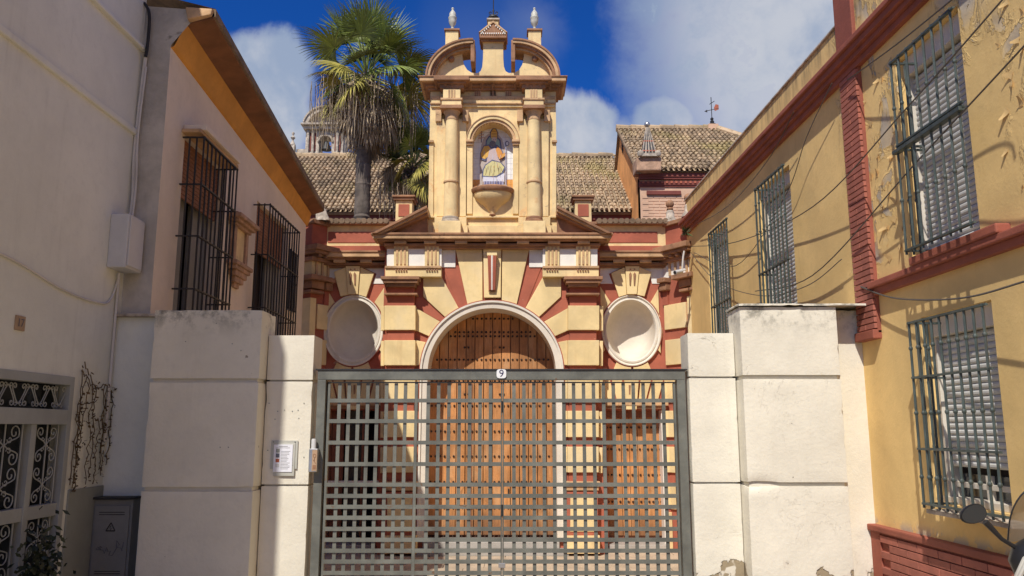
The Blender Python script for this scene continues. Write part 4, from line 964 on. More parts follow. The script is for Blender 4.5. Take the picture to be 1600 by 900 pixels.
def palm(name,label,cx,cy,zc_,zg,sc,ng,nd,seed,trunk_r=.15,elmin=-25,hang=1.0):
    random.seed(seed)
    p=E(name,label,'palm tree',(cx,cy,zg),'fan palms behind the parapet')
    tm=MB(); H_=zc_-zg; prof=[]
    k=int(H_/.05)
    for i in range(k+1):
        z=H_*i/k; prof.append((trunk_r*(1.12-.22*i/k)+(.010 if i%2 else -.006)+random.uniform(-.004,.004),z))
    tm.lathe((cx,cy,zg),prof,18).build('trunk',PTRK,p)
    # leaf-base boots
    bt=MB()
    for i in range(46):
        a=i*2.4; z=zc_-.05-.03*i*sc*.5; r=trunk_r*1.0
        bt.tube([(cx+math.cos(a)*r,cy+math.sin(a)*r,z),(cx+math.cos(a)*(r+.14),cy+math.sin(a)*(r+.14),z+.12)],[.035,.012],5)
    bt.build('leaf_bases',PTRK,p,kind='stuff')
    for i in range(ng):
        u=(i+.5)/ng; el=R(82-(82-elmin)*u**1.0)+random.uniform(-.22,.22); az=i*2.39996+random.uniform(-.2,.2)
        mb=MB(); L_=sc*random.uniform(1.25,1.65)*(.8+.25*u)
        if u>.6 and math.cos(az)<-.4: L_*=.68
        frond((cx+math.cos(az)*.06,cy+math.sin(az)*.06,zc_-.1+.25*(1-u)),az,el,L_,L_*.56,(.12+1.15*u**1.2),36,True,mb,spread=200,pet=.5,wid=.016,roll=random.uniform(-.9,.9))
        mb.build('frond',PGRN if u<.6 else random.choice([PGRN,PYEL,PYEL,PDED]),p)
    for i in range(nd):
        u=(i+.5)/nd; az=i*2.39996+1; el=R(-5-60*u+random.uniform(-15,15)); mb=MB(); L_=sc*random.uniform(.7,1.15)*hang*(1-.33*u)
        if math.cos(az)<-.35: L_*=.66 if u>.2 else .85
        frond((cx+math.cos(az)*.12,cy+math.sin(az)*.12,zc_-.12-u*.75*sc*hang),az,el,L_,L_*.8,2.0+.8*u,18,False,mb,spread=170,pet=.5,wid=.014)
        mb.build('dead_frond',random.choice([PDED,PDED,PDED,PYEL]) if u<.35 else PDED,p)
    # loose hanging threads of torn leaf
    th=MB()
    for i in range(int(300*sc)):
        az=random.uniform(0,2*PI); r=random.uniform(.25,.98)*sc; z=zc_+random.uniform(-.8,-.12)*sc
        q=Vector((cx+math.cos(az)*r,cy+math.sin(az)*r,z)); L_=random.uniform(.25,.85)*sc; pts=[]
        for j in range(6): pts.append(q+Vector((random.uniform(-.02,.02),random.uniform(-.02,.02),-L_*j/5)))
        th.tube(pts,[.008]*4+[.005]*2,3,0,False)
    th.build('leaf_threads',PDED,p,kind='stuff')
    return p
Ypm=16.4
palm('fan_palm','tall fan palm with green crown and thick skirt of dry fronds beside the portal',fx(570,200,Ypm),Ypm,fz(118,Ypm),0,1.2,40,100,5,.165)
palm('fan_palm','smaller lower fan palm with yellow-green fronds half hidden between tall palm and portal',fx(645,280,17.2),17.2,fz(262,17.2),0,.80,34,26,9,.12,hang=.7)
random.seed(21)
# ================================================================== SIDE STREET WALLS
class Wall:
    def __init__(s,a,b,sg): s.a,s.b,s.s=a,b,sg      # X=a+b*Y ; sg: street side direction
    def p(s,y,n,z): return (s.a+s.b*y+s.s*n,y,z)
    def box(s,y0,y1,n0,n1,z0,z1,mb=None):
        mb=mb or MB()
        v=[s.p(y0,n0,z0),s.p(y0,n1,z0),s.p(y1,n1,z0),s.p(y1,n0,z0),s.p(y0,n0,z1),s.p(y0,n1,z1),s.p(y1,n1,z1),s.p(y1,n0,z1)]
        if s.s>0: return mb.hexa(v)
        return mb.hexa([v[1],v[0],v[3],v[2],v[5],v[4],v[7],v[6]])
    def face(s,y0,y1,z0,z1,ops,mb,depth=.22):
        ys=sorted({y0,y1}|{o[0] for o in ops}|{o[1] for o in ops}); zs=sorted({z0,z1}|{o[2] for o in ops}|{o[3] for o in ops})
        for i in range(len(ys)-1):
            for j in range(len(zs)-1):
                ym,zm=(ys[i]+ys[i+1])/2,(zs[j]+zs[j+1])/2
                if any(o[0]<ym<o[1] and o[2]<zm<o[3] for o in ops): continue
                mb.add([s.p(ys[i],0,zs[j]),s.p(ys[i+1],0,zs[j]),s.p(ys[i+1],0,zs[j+1]),s.p(ys[i],0,zs[j+1])],[(0,1,2,3)])
        for o in ops:
            ya,yb,za,zb=o
            A=[(ya,za),(yb,za),(yb,zb),(ya,zb)]
            for k in range(4):
                (q0,r0),(q1,r1)=A[k],A[(k+1)%4]
                mb.add([s.p(q0,0,r0),s.p(q1,0,r1),s.p(q1,-depth,r1),s.p(q0,-depth,r0)],[(0,1,2,3)])
def bar(w,y,n,z0,z1,r=.009,knots=(),parent=None,m=GRN):
    mb=MB(); c=w.p(y,n,0); 
    mb.tube([(c[0],c[1],z0),(c[0],c[1],z1)],r*1.25,4,0,False)
    for k in knots: mb.lathe((c[0],c[1],k),[(r,-.016),(r*1.7,-.008),(r*1.9,0),(r*1.7,.008),(r,.016)],7)
    return mb.build('bar',m,parent)
def grille(w,label,y0,y1,z0,z1,n,proud,rails,knots,m=GRN,r=.009,side=2,cat='window grille',group=None,flat=False):
    c=w.p((y0+y1)/2,proud,z0); g=E('window_grille',label,cat,c,group)
    b0=bar(w,y0,proud,z0,z1,r,knots,g,m); wl0=WL[b0.name]
    for i in range(1,n):
        y=y0+(y1-y0)*i/(n-1); q=w.p(y,proud,0); inst(b0,(q[0],q[1],wl0.z),g,'bar')
    if not flat:
        for k in range(1,side+1):
            for y in ((y1,) if w.s<0 else (y0,y1)): q=w.p(y,proud*(1-k/(side+1)),0); inst(b0,(q[0],q[1],wl0.z),g,'bar')
    for z in rails:
        mb=MB(); t=r*.9; w.box(y0-r,y1+r,proud-r*1.6,proud+r*1.6,z-t,z+t,mb)
        if not flat:
            for y in ((y1,) if w.s<0 else (y0,y1)): w.box(y-r*1.2,y+r*1.2,-.04,proud,z-t,z+t,mb)
            if w.s<0: w.box(y0-.045,y0-r,proud-r,proud+r,z-t,z+t,mb)
        mb.build('rail',m,g)
    return g
# ---------------- right house
RWl=Wall(3.38,-.03,-1)
rh=E('street_house','long ochre house with red cornice and red brick pilaster along the right side','house',RWl.p(9,0,0))
W=[(11.2,12.2,2.55,4.60),(8.75,9.85,2.55,4.64),(5.42,6.33,3.02,4.72),(5.38,6.28,1.16,2.56)]
mb=MB(); RWl.face(-12,13.5,-.3,4.98,W,mb,.13); mb.add([RWl.p(13.5,0,-.3),RWl.p(13.5,-2,-.3),RWl.p(13.5,-2,4.98),RWl.p(13.5,0,4.98)],[(0,1,2,3)])
mb.build('wall',RYEL,rh)
RWl.box(7.3,13.45,-.25,.0,4.98,5.56).build('parapet',RYEL,rh,.012)
RWl.box(7.28,13.47,-.27,.02,5.56,5.58).build('parapet_coping',GREYST,rh,.004)
RWl.box(-12,7.0,-.25,.02,4.98,7.6).build('parapet',RYEL,rh,.012)
MB().add([RWl.p(-12,-.2,5.0),RWl.p(13.5,-.2,5.0),RWl.p(13.5,-5,5.3),RWl.p(-12,-5,5.3)],[(0,1,2,3)]).build('flat_roof',TILEC,rh)
for n1_,z0_,z1_ in ((.05,4.95,5.01),(.085,5.01,5.06),(.12,5.06,5.12),(.15,5.12,5.17)): RWl.box(-12,13.42,-.05,n1_,z0_,z1_).build('cornice',RRED,rh,.008)
RWl.box(6.92,7.27,-.02,.055,5.16,7.6).build('upper_pilaster',RRED,rh,.01)
RWl.box(6.92,7.27,-.02,.03,2.52,4.95).build('pilaster',RRED,rh,.004)
# thin red bricks of the pilaster, proud of their joints
z=2.56; j=0; bs=None
while z<4.92:
    for (a,b) in ([(6.925,7.255)] if j%2 else [(6.925,7.085),(7.093,7.255)]):
        key=j%2
        m=RWl.box(a,b,.02,.055,z,z+.044); m.build('brick',BRICKP,rh,.003)
    z+=.053; j+=1
RWl.box(6.92,7.28,-.01,.075,2.47,2.55).build('pilaster_foot',RRED,rh,.01)
RWl.box(-12,6.91,-.02,.05,2.84,2.90).build('string_course',RRED,rh,.006); RWl.box(-12,6.95,-.02,.085,2.90,2.955).build('string_course',RRED,rh,.01)
RWl.box(5.1,6.2,-.02,.10,2.955,3.02).build('window_sill',RRED,rh,.012)
RWl.box(-12,7.30,-.02,.035,-.3,.84).build('dado',RRED,rh,.004); RWl.box(-12,7.31,-.02,.075,.84,.895).build('dado_moulding',RRED,rh,.012)
RWl.box(7.13,7.30,-.02,.05,-.3,.84).build('dado_end',RRED,rh,.006)
for j in range(12):
    z=.06+j*.064
    for i in range(8):
        a=7.12-(i+1)*.30+(.15 if j%2 else 0)-.15; b=a+.292
        if b>7.12: b=7.12
        RWl.box(a,b,.03,.058,z,z+.056).build('brick',BRICKP,rh,.003)
# windows: frame, reveal lining, roller shutter
def rwin(o,slats,frame=True,bare=0.0,nm=''):
    ya,yb,za,zb=o; f=E('roller_window',nm,'window',RWl.p((ya+yb)/2,-.15,za))
    RWl.box(ya,yb,-.24,-.18,za,zb).build('room_backing',DARK,f)
    RWl.box(ya,ya+.05,-.18,-.075,za,zb).build('frame',FRM,f,.004); RWl.box(yb-.05,yb,-.18,-.075,za,zb).build('frame',FRM,f,.004)
    RWl.box(ya,yb,-.18,-.06,zb-.16,zb).build('shutter_case',FRM,f,.006); RWl.box(ya,yb,-.18,-.05,za,za+.05).build('frame',FRM,f,.004)
    if bare: 
        RWl.box(ya+.05,yb-.05,-.175,-.165,za,za+bare).build('glass',GLS,f); RWl.box((ya+yb)/2-.025,(ya+yb)/2+.025,-.165,-.13,za,za+bare).build('frame',FRM,f,.003)
        RWl.box(ya+.05,yb-.05,-.165,-.13,za+.12,za+.16).build('frame',FRM,f,.003)
    z0_=za+.05+bare; hgt=zb-.16-z0_; s0_=None
    if slats:
        n=int(hgt/.046)
        for i in range(n):
            z=z0_+i*.046
            mb=MB(); pts=[]
            for k in range(4):
                a=PI*k/3; pts.append((-.12+.014*math.sin(a),z+.044*(k/3)))
            vs=[RWl.p(y,nn,zz) for y in (ya+.05,yb-.05) for nn,zz in pts]
            if s0_ is None: s0_=mb.add(vs,[(k,k+1,k+5,k+4) for k in range(3)]).build('slat',SLAT,f); l0=WL[s0_.name]; zz0=z
            else: inst(s0_,(l0.x,l0.y,l0.z+z-zz0),f,'slat')
    return f
rwin(W[2],True,nm='upper street window with grey roller shutter down, amid peeling ochre paint'); rwin(W[3],True,bare=.22,nm='ground floor street window with grey roller shutter nearly down, above the red plinth')
rwin(W[0],True,bare=.25,nm='narrow shuttered window nearest the church on the ochre house'); rwin(W[1],True,bare=.35,nm='shuttered window between the brick pilaster and the window nearest the church')
GG='green bar grilles on the ochre house'
grille(RWl,'green grille over the ochre window nearest the church',10.62,11.5,2.5,4.52,8,.17,(2.5,3.42,4.50),(3.0,3.9,4.35),side=1,group=GG)
grille(RWl,'green grille over the ochre window between brick pilaster and church side',8.50,9.42,2.5,4.56,9,.17,(2.5,3.50,4.54),(3.0,4.0,4.35),side=1,group=GG)
gq=grille(RWl,'tall green grille on the upper window surrounded by peeling paint',5.24,6.08,3.02,4.60,8,.17,(3.05,3.86,3.89,4.58),(3.45,4.2),side=2,group=GG,r=.0085)
RWl.box(5.2,6.12,.15,.20,3.83,3.86).build('mid_rail',GRN,gq,.004)
grille(RWl,'green grille on the ground floor window beside the scooter mirror',5.16,6.08,1.14,2.50,10,.20,(1.17,1.56,2.08,2.49),(1.36,1.82,2.30),side=2,group=GG,r=.0085)
RWl.box(5.12,6.1,0,.18,1.10,1.13).build('window_ledge',GREYST,rh,.006)
# loose paint flakes curling off the wall
fl=[(6.75,4.05),(6.6,3.75),(6.45,4.2),(6.7,3.4),(6.5,3.55),(6.32,3.3),(6.8,4.35),(6.62,4.5),(6.38,3.9),(6.3,4.4),(6.5,3.2),(6.66,3.1),(5.02,4.2),(4.92,3.95),(4.85,3.6),(5.0,3.75),(5.05,3.5),(4.75,3.4),(4.8,4.1),(4.95,3.2),(4.7,3.75),(4.88,4.45),(5.08,4.6),(6.15,3.15),(6.9,3.9),(4.65,3.15),(6.55,3.95),(6.72,3.6),(6.42,3.7),(6.85,3.2)]
for _ in range(26): fl.append((random.choice([random.uniform(6.35,6.88),random.uniform(4.6,5.1)]),random.uniform(3.1,4.8)))
for (y,z) in fl:
    r=random.uniform(.018,.06)*random.uniform(.7,1.1); a0=random.uniform(0,6.28); mb=MB(); vs=[]
    K=5
    for i in range(K):
        for j in range(3):
            u=i/(K-1); v=(j-1)*(.5-.35*u)*1.1; cy_,cz_=u*r*1.5,v*r
            yy=cy_*math.cos(a0)-cz_*math.sin(a0); zz=cy_*math.sin(a0)+cz_*math.cos(a0)
            vs.append(RWl.p(y+yy,.004+.55*r*u*u,z+zz))
    mb.add(vs,[(i*3+j,i*3+j+1,(i+1)*3+j+1,(i+1)*3+j) for i in range(K-1) for j in range(2)],0,True).build('paint_flake',FLK,rh)
# ---------------- left cream house
LHw=Wall(-3.305,-.01,1)
lh=E('street_house','cream house with orange coved eaves and tall black grilles on the left side','house',LHw.p(10,0,0))
LW=[(8.0,9.2,2.5,4.72),(10.5,12.05,2.5,4.72),(12.15,12.62,3.5,4.44)]
mb=MB(); LHw.face(7.5,13.15,-.3,5.6,LW,mb); mb.build('wall',LHM,lh)
gx=LHw.p(7.5,0,0)[0]
ge=MB(); ge.add([(-6.5,7.5,-.3),(gx,7.5,-.3),(gx,7.5,5.45),(-3.2,7.5,5.69),(-3.0,7.5,5.76),(-3.0,7.5,5.82),(-3.3,7.5,5.84),(-6.5,7.5,6.1)],[(0,1,2,3,4,5,6,7)]); ge.build('gable_wall',GAB,lh)
ge=MB().add([(-3.21,7.5,5.685),(-2.99,7.5,5.75),(-2.97,7.52,5.83),(-3.25,7.5,5.85),(-3.21,7.44,5.70),(-2.99,7.46,5.76),(-2.98,7.46,5.82),(-3.25,7.46,5.84)],[(0,3,2,1),(4,5,6,7),(0,1,5,4),(1,2,6,5),(2,3,7,6),(3,0,4,7)]).build('broken_plaster',BRNL,lh,.01)
# coved cornice lofted from the gable to the church end
NR,FR=7.502,13.2
pn=[(gx-.0,5.43),(gx+.03,5.44),(gx+.045,5.47),(gx+.08,5.55),(-3.235,5.67)]; pf=[(-3.44,5.05),(-3.425,5.06),(-3.415,5.08),(-3.39,5.16),(-3.37,5.27)]
def loft(a,b,name,m):
    k=len(a); MB().add([(x,NR,z) for x,z in a]+[(x,FR,z) for x,z in b],[(i,i+1,k+i+1,k+i) for i in range(k-1)],0,True).build(name,m,lh)
loft(pn,pf,'cove',ORG)
MB().hexa([(-3.235,NR,5.67),(-2.98,NR,5.735),(-3.20,FR+.1,5.33),(-3.40,FR+.1,5.27),(-3.4,NR,5.80),(-2.97,NR,5.79),(-3.19,FR+.1,5.39),(-3.6,FR+.1,5.40)]).build('eaves_soffit',EAV,lh)
MB().hexa([(-3.0,NR,5.74),(-2.955,NR,5.755),(-3.175,FR+.1,5.345),(-3.22,FR+.1,5.33),(-3.0,NR,5.84),(-2.955,NR,5.835),(-3.175,FR+.1,5.43),(-3.22,FR+.1,5.43)]).build('eaves_edge',TILEC,lh,.006)
MB().add([(-2.96,NR,5.84),(-3.18,FR+.1,5.44),(-7,FR+.1,6.6),(-7,NR,6.9)],[(0,1,2,3)]).build('roof',TILEC,lh)
MB().add([(-3.46,13.15,-.3),(-3.46,13.15,5.1),(-7,13.15,5.4),(-7,13.15,-.3)],[(0,1,2,3)]).build('end_wall',LHM,lh)
BG='black bar grilles on the cream house'
r_=(2.55,3.08,3.62,4.16,4.66)
grille(LHw,'tall black bay grille nearest the gable with a little cornice above',7.95,9.0,2.55,4.66,10,.22,r_,(),IRON,.008,2,group=BG)
grille(LHw,'tall black bay grille between stone plaque and church',10.35,11.9,2.55,4.64,13,.22,(2.55,3.25,3.95,4.62),(),IRON,.008,2,group=BG)
grille(LHw,'small flat black grille by the church corner',12.15,12.62,3.5,4.43,7,.03,(3.52,3.95,4.41),(),IRON,.007,0,flat=True,group=BG)
LHw.box(7.9,9.1,0,.20,4.70,4.74).build('window_cornice',BRNL,lh,.01); LHw.box(7.95,9.05,0,.24,4.74,4.80).build('window_cornice',LHM,lh,.01)
for k,o in enumerate(LW[:2]):
    ya,yb,za,zb=o; f=E('blind_window',('dark green shuttered window with brown roller blind nearest the gable' if k==0 else 'dark window with brown roller blind between plaque and church'),'window',LHw.p((ya+yb)/2,-.1,za))
    LHw.box(ya,yb,-.30,-.24,za,zb).build('room_backing',DARK,f)
    LHw.box(ya+.03,ya+.5,-.2,-.16,za,zb).build('casement',CAB,f,.004); LHw.box(yb-.5,yb-.03,-.2,-.16,za,zb).build('casement',CAB,f,.004)
    n=14; sl=None
    for i in range(n):
        z=zb-.045-i*.045; mb=MB(); LHw.box(ya+.02,yb-.02,-.09-.0,-.07,z,z+.038,mb)
        if sl is None: sl=mb.build('blind_slat',BLIND,f); l0=WL[sl.name]; zz0=z
        else: inst(sl,(l0.x,l0.y,l0.z+z-zz0),f,'blind_slat')
f=E('small_window','small dark window near the church corner of the cream house','window',LHw.p(12.4,-.1,3.5)); LHw.box(12.15,12.62,-.2,-.15,3.5,4.44).build('glass',GLS,f); LHw.box(12.36,12.41,-.15,-.12,3.5,4.44).build('glazing_bar',WOODD,f)
# stone plaque / little shrine
sh=E('wall_shrine','small carved stone shrine with cornice and corbel between the two tall grilles','wall shrine',LHw.p(9.7,0,3.4))
LHw.box(9.52,10.0,0,.04,3.72,4.14).build('panel',YELW,sh,.006)
for a,b,n_,z0_,z1_ in ((9.50,9.58,.07,3.70,4.14),(9.94,10.02,.07,3.70,4.14)): LHw.box(a,b,0,n_,z0_,z1_).build('side_strip',OLDB,sh,.006)
for a,b,n_,z0_,z1_ in ((9.46,10.06,.09,4.13,4.17),(9.42,10.10,.13,4.17,4.21),(9.38,10.14,.17,4.21,4.26),(9.44,10.08,.11,4.26,4.29)): LHw.box(a,b,0,n_,z0_,z1_).build('cornice',OLDB,sh,.01)
for a,b,n_,z0_,z1_ in ((9.44,10.08,.13,3.65,3.70),(9.48,10.04,.11,3.60,3.65),(9.54,9.98,.09,3.53,3.60),(9.6,9.92,.07,3.46,3.53),(9.67,9.85,.04,3.40,3.46)): LHw.box(a,b,0,n_,z0_,z1_).build('corbel',OLDB,sh,.014)
# ---------------- left white house (nearest)
WBw=Wall(-3.7475,.013,1)
wb=E('street_house','tall off-white house with ironwork door in shade at the left edge','house',WBw.p(6,0,0))
DO=(5.05,6.80,-.05,2.13)
mb=MB(); WBw.face(3.12,7.49,-.3,7.6,[DO],mb,.16)
mb.add([WBw.p(3.12,0,-.3),WBw.p(3.12,-6,-.3),WBw.p(3.12,-6,7.6),WBw.p(3.12,0,7.6)],[(0,1,2,3)]); mb.add([WBw.p(7.49,0,5.6),WBw.p(7.49,-6,5.6),WBw.p(7.49,-6,7.6),WBw.p(7.49,0,7.6)],[(0,1,2,3)])
mb.add([WBw.p(3.12,0,7.6),WBw.p(3.12,-6,7.6),WBw.p(7.49,-6,7.6),WBw.p(7.49,0,7.6)],[(0,1,2,3)])
mb.build('wall',WBM,wb)
WBw.box(3.11,7.485,-.01,.03,4.50,4.56).build('string_course',WBM,wb,.012); WBw.box(3.11,7.485,-.01,.045,5.37,5.41).build('string_course',WBM,wb,.012)
WBw.box(6.86,7.485,-.01,.015,-.3,1.21).build('dado',DADO,wb,.004)
# grey door
dd=E('ironwork_door','grey-white house door of scrolled ironwork with transom, left edge','door',WBw.p(5.9,-.05,0))
WBw.box(5.05,6.8,-.155,-.15,-.05,2.13).build('dark_glass',GLS,dd)
def wbx(a,b,z0_,z1_,n0=-.08,n1=.012,name='frame'): WBw.box(a,b,n0,n1,z0_,z1_).build(name,DGR,dd,.004)
wbx(6.74,6.80,0,2.13); wbx(5.05,5.11,0,2.13); wbx(5.11,6.74,2.06,2.13); wbx(5.11,6.74,1.74,1.86); wbx(6.28,6.34,0,1.74,-.08,.0,'stile'); wbx(5.68,5.74,0,1.74,-.08,.0,'stile')
wbx(5.11,5.68,1.02,1.12,-.08,-.01,'rail'); wbx(5.74,6.28,1.02,1.12,-.08,-.01,'rail'); wbx(6.34,6.74,1.02,1.12,-.08,-.01,'rail')
wbx(5.11,6.74,0,.12,-.08,-.01,'rail')
def W2(y,z,n=-.03): return WBw.p(y,n,z)
def cscroll(y,z,w,h,s):                              # S-curl ending in two spirals, opening to side s
    pts=[]
    for i in range(15): a=PI*1.9*(1-i/14); r=h*.16*(.25+.75*i/14); pts.append((y+s*(w-.0-h*.16)+s*math.cos(a+PI*.0)*r*-1, z+h/2-h*.16+math.sin(a)*r))
    out=[W2(y+s*w*.9,z+h*.5-h*.30),]
    return pts
def spir(yc,zc2,r,s,v,turn=1.15,n=14,a0=0):
    return [W2(yc+s*math.cos(a0+turn*2*PI*i/n)*r*(1-.8*i/n),zc2+v*math.sin(a0+turn*2*PI*i/n)*r*(1-.8*i/n)) for i in range(n+1)]
def panel_iron(ya,yb,za,zb):
    ym=(ya+yb)/2; 
    for t in (.5,.12,.88): 
        y=ya+(yb-ya)*t; MB().tube([W2(y,za),W2(y,zb)],.006,5).build('iron_bar',DGR,dd)
    w=(yb-ya)*.34; n=max(1,round((zb-za)/.31)); h=(zb-za)/n
    for i in range(n):
        zc2=za+h*(i+.5)
        for s in (-1,1):
            for v in (-1,1):
                r=w*.34
                pts=[W2(ym,zc2+v*h*.02)]+[W2(ym+s*w*.55*math.sin(k*.5),zc2+v*(h*.02+h*.24*k/3)) for k in (1,2)]
                MB().tube([W2(ym+s*.006,zc2),W2(ym+s*w*.25,zc2+v*h*.08),W2(ym+s*w*.75,zc2+v*h*.16)]+spir(ym+s*w*.62,zc2+v*h*.30,r,s,v,a0=-.5),.005,5).build('scroll',DGR,dd)
                MB().tube(spir(ym+s*w*.34,zc2+v*h*.14,r*.5,s,v,1.0,10,PI)[::-1],.004,4).build('scroll',DGR,dd)
for a,b in ((5.11,5.68),(5.74,6.28),(6.34,6.74)):
    panel_iron(a,b,1.12,1.74); panel_iron(a,b,.12,1.02)
for i in range(12):
    y=5.18+i*.135; v=1 if i%2 else -1
    for s in (-1,1):
        MB().tube([W2(y,1.96-v*.07),W2(y+s*.03,1.96-v*.04),W2(y+s*.075,1.96+v*.03)]+spir(y+s*.055,1.96+v*.06,.028,s,v,1.1,12,-.3),.0045,5).build('scroll',DGR,dd)
        MB().tube(spir(y+s*.03,1.96-v*.065,.022,s,-v,1.0,10,0),.004,4).build('scroll',DGR,dd)
# number tile
nt_=E('number_tile','small tan ceramic tile with the number 17 on the off-white wall','number tile',WBw.p(5.99,.01,2.43))
WBw.box(5.935,6.05,0,.012,2.425,2.535).build('tile',TTILE,nt_,.003)
Mx=Matrix.Translation(WBw.p(5.992,.0135,2.48))@Matrix.Rotation(PI/2,4,'Z')@Matrix.Rotation(PI/2,4,'X')
text_mesh('17',.085,INK,'digits',nt_,Mx)
# utility box and conduits
ub=E('utility_box','pale grey utility box high on the corner between the white and cream houses','utility box',WBw.p(7.3,.1,3.14))
WBw.box(7.16,7.47,.0,.17,3.14,3.64).build('case',BOX,ub,.012); WBw.box(7.18,7.45,.17,.182,3.16,3.62).build('lid',BOX,ub,.006)
def cab_(pts,r,m,label,group=None,name='cable'):
    P=[Vector(p) for p in pts]; o=[]
    for i in range(len(P)-1):
        for k in range(8):
            t=k/8; a=P[max(i-1,0)];b=P[i];c=P[i+1];d=P[min(i+2,len(P)-1)]
            o.append(.5*((2*b)+(c-a)*t+(2*a-5*b+4*c-d)*t*t+(3*b-a-3*c+d)*t**3))
    o.append(P[-1]); return MB().tube(o,r,5).build(name,m,None,0,label,None,'cable',group)
cx=lambda n,z,y=7.46: WBw.p(y,n,z)
cab_([cx(.03,3.64),cx(.04,3.9),cx(.02,4.3),cx(.03,4.8),cx(.05,5.3)],.016,CABLEW,'thick white conduit rising from the utility box between the two houses',name='conduit')
cab_([cx(.06,3.64,7.44),cx(.07,4.0,7.44),cx(.05,4.5,7.44),cx(.07,5.2,7.45)],.008,CABLEW,'thin pale wire beside the white conduit above the utility box')
cab_([cx(.06,5.3,7.44),cx(.07,5.5,7.44),cx(.06,5.75,7.44),cx(.0,5.87,7.44)],.016,IRON,'black pipe running up to the gable top from the white conduit',name='pipe')
cab_([WBw.p(4.9,.012,2.98),WBw.p(5.8,.012,2.93),WBw.p(6.5,.012,2.82),WBw.p(7.0,.012,2.80),WBw.p(7.25,.012,2.85),WBw.p(7.36,.03,3.12)],.009,CABLEW,'white cable sagging along the off-white wall to the utility box')
cab_([WBw.p(7.34,.03,3.12),WBw.p(7.36,.02,2.9),WBw.p(7.36,.02,2.3),WBw.p(7.36,.02,1.6)],.014,CABLEW,'white pipe dropping below the utility box',name='conduit')
# cabinet in the recess
x0,x1=-3.64,-3.30
cb=E('meter_cabinet','grey metal cabinet with warning triangle in the recess by the left pier','utility cabinet',((x0+x1)/2,7.3,.4))
B(x0,x1,7.28,7.49,.40,1.10).build('case',CAB,cb,.006); B(x0+.02,x1-.02,7.265,7.28,.44,1.05).build('door',CAB,cb,.004)
B(x0-.01,x1+.01,7.25,7.49,1.10,1.12).build('lid',IRON,cb,.003)
cx_=(x0+x1)/2
tri=MB()
for k in range(3):
    a0,a1=PI/2+k*2*PI/3,PI/2+(k+1)*2*PI/3; tri.tube([(cx_+.045*math.cos(a0),7.263,.86+.045*math.sin(a0)),(cx_+.045*math.cos(a1),7.263,.86+.045*math.sin(a1))],.005,4)
tri.tube([(cx_,7.263,.88),(cx_-.008,7.263,.86),(cx_+.006,7.263,.86),(cx_-.002,7.263,.84)],.003,4)
tri.build('warning_triangle',IRON,cb)
for z in (.97,.99,.48,.5): B(x0+.06,x1-.06,7.262,7.267,z,z+.006).build('vent_slot',IRON,cb)
gf=MB(); random.seed(3); pp=[(cx_-.06,7.262,.70)]
for i in range(26): pp.append((min(x1-.05,max(x0+.05,pp[-1][0]+random.uniform(-.03,.036))),7.262,min(.76,max(.56,pp[-1][2]+random.uniform(-.04,.04)))))
gf.tube(pp,.0028,4).build('graffiti_scribble',INK,cb)
# dry creeper on the white wall
cr=E('dry_creeper','dry brown creeper hanging on the off-white wall beside the ironwork door','creeper',WBw.p(7.0,.02,1.2))
random.seed(11); st_=[(6.86,2.2,1.25),(6.93,2.15,1.3),(6.98,2.1,1.22),(7.05,2.05,1.24),(7.12,2.08,1.3),(7.24,2.09,1.3),(7.28,2.09,1.35),(7.38,2.05,1.4),(6.9,1.9,1.2),(7.2,1.8,1.24)]
for k,(y,za,zb) in enumerate(st_):
    n=16; pts=[]; yy=y
    for i in range(n+1): yy+=random.uniform(-.018,.018); pts.append(W2(yy,za+(zb-za)*i/n,.02+random.uniform(0,.02)))
    mb=MB().tube(pts,.0045,4)
    for i in range(34):
        q=Vector(random.choice(pts))+Vector((random.uniform(0,.03),random.uniform(-.03,.03),random.uniform(-.03,.03))); d1=Vector((random.uniform(-1,1),random.uniform(-1,1),random.uniform(-1,1)))*.014; d2=Vector((random.uniform(-1,1),random.uniform(-1,1),random.uniform(-1,1)))*.012
        mb.add([q-d1,q+d2,q+d1,q-d2],[(0,1,2,3)])
    mb.build('stem',VINE,cr)
for a,b in (((6.86,2.2),(7.08,2.05)),((7.05,2.05),(7.3,2.1)),((6.85,1.9),(7.15,1.95)),((6.9,2.25),(7.12,2.04))):
    MB().tube([W2(a[0]+(b[0]-a[0])*t/8,a[1]+(b[1]-a[1])*t/8+random.uniform(-.02,.02),.025) for t in range(9)],.005,4).build('stem',VINE,cr)
# pot plant by the door
pl=E('pot_plant','dark leafy plant low against the ironwork door','plant',WBw.p(6.25,.18,0))
c=WBw.p(6.25,.2,0); MB().lathe((c[0],c[1],0),[(.08,0),(.12,.2),(.13,.24),(.115,.24),(.1,.2)],14).build('pot',BRN,pl)
mb=MB()
for i in range(420):
    v=Vector((random.gauss(0,.06),random.gauss(0,.09),random.gauss(0,.15))); q=Vector((c[0],c[1],.66))+v; d1=Vector((random.uniform(-1,1),random.uniform(-1,1),random.uniform(-1,1)))*.03; d2=d1.orthogonal().normalized()*.014
    mb.add([q-d1,q+d2,q+d1,q-d2],[(0,1,2,3)])
mb.build('foliage',DKLF,pl); MB().tube([(c[0],c[1],.2),(c[0]+.01,c[1],.5),(c[0],c[1],.7)],.012,6).build('stem',VINE,pl)
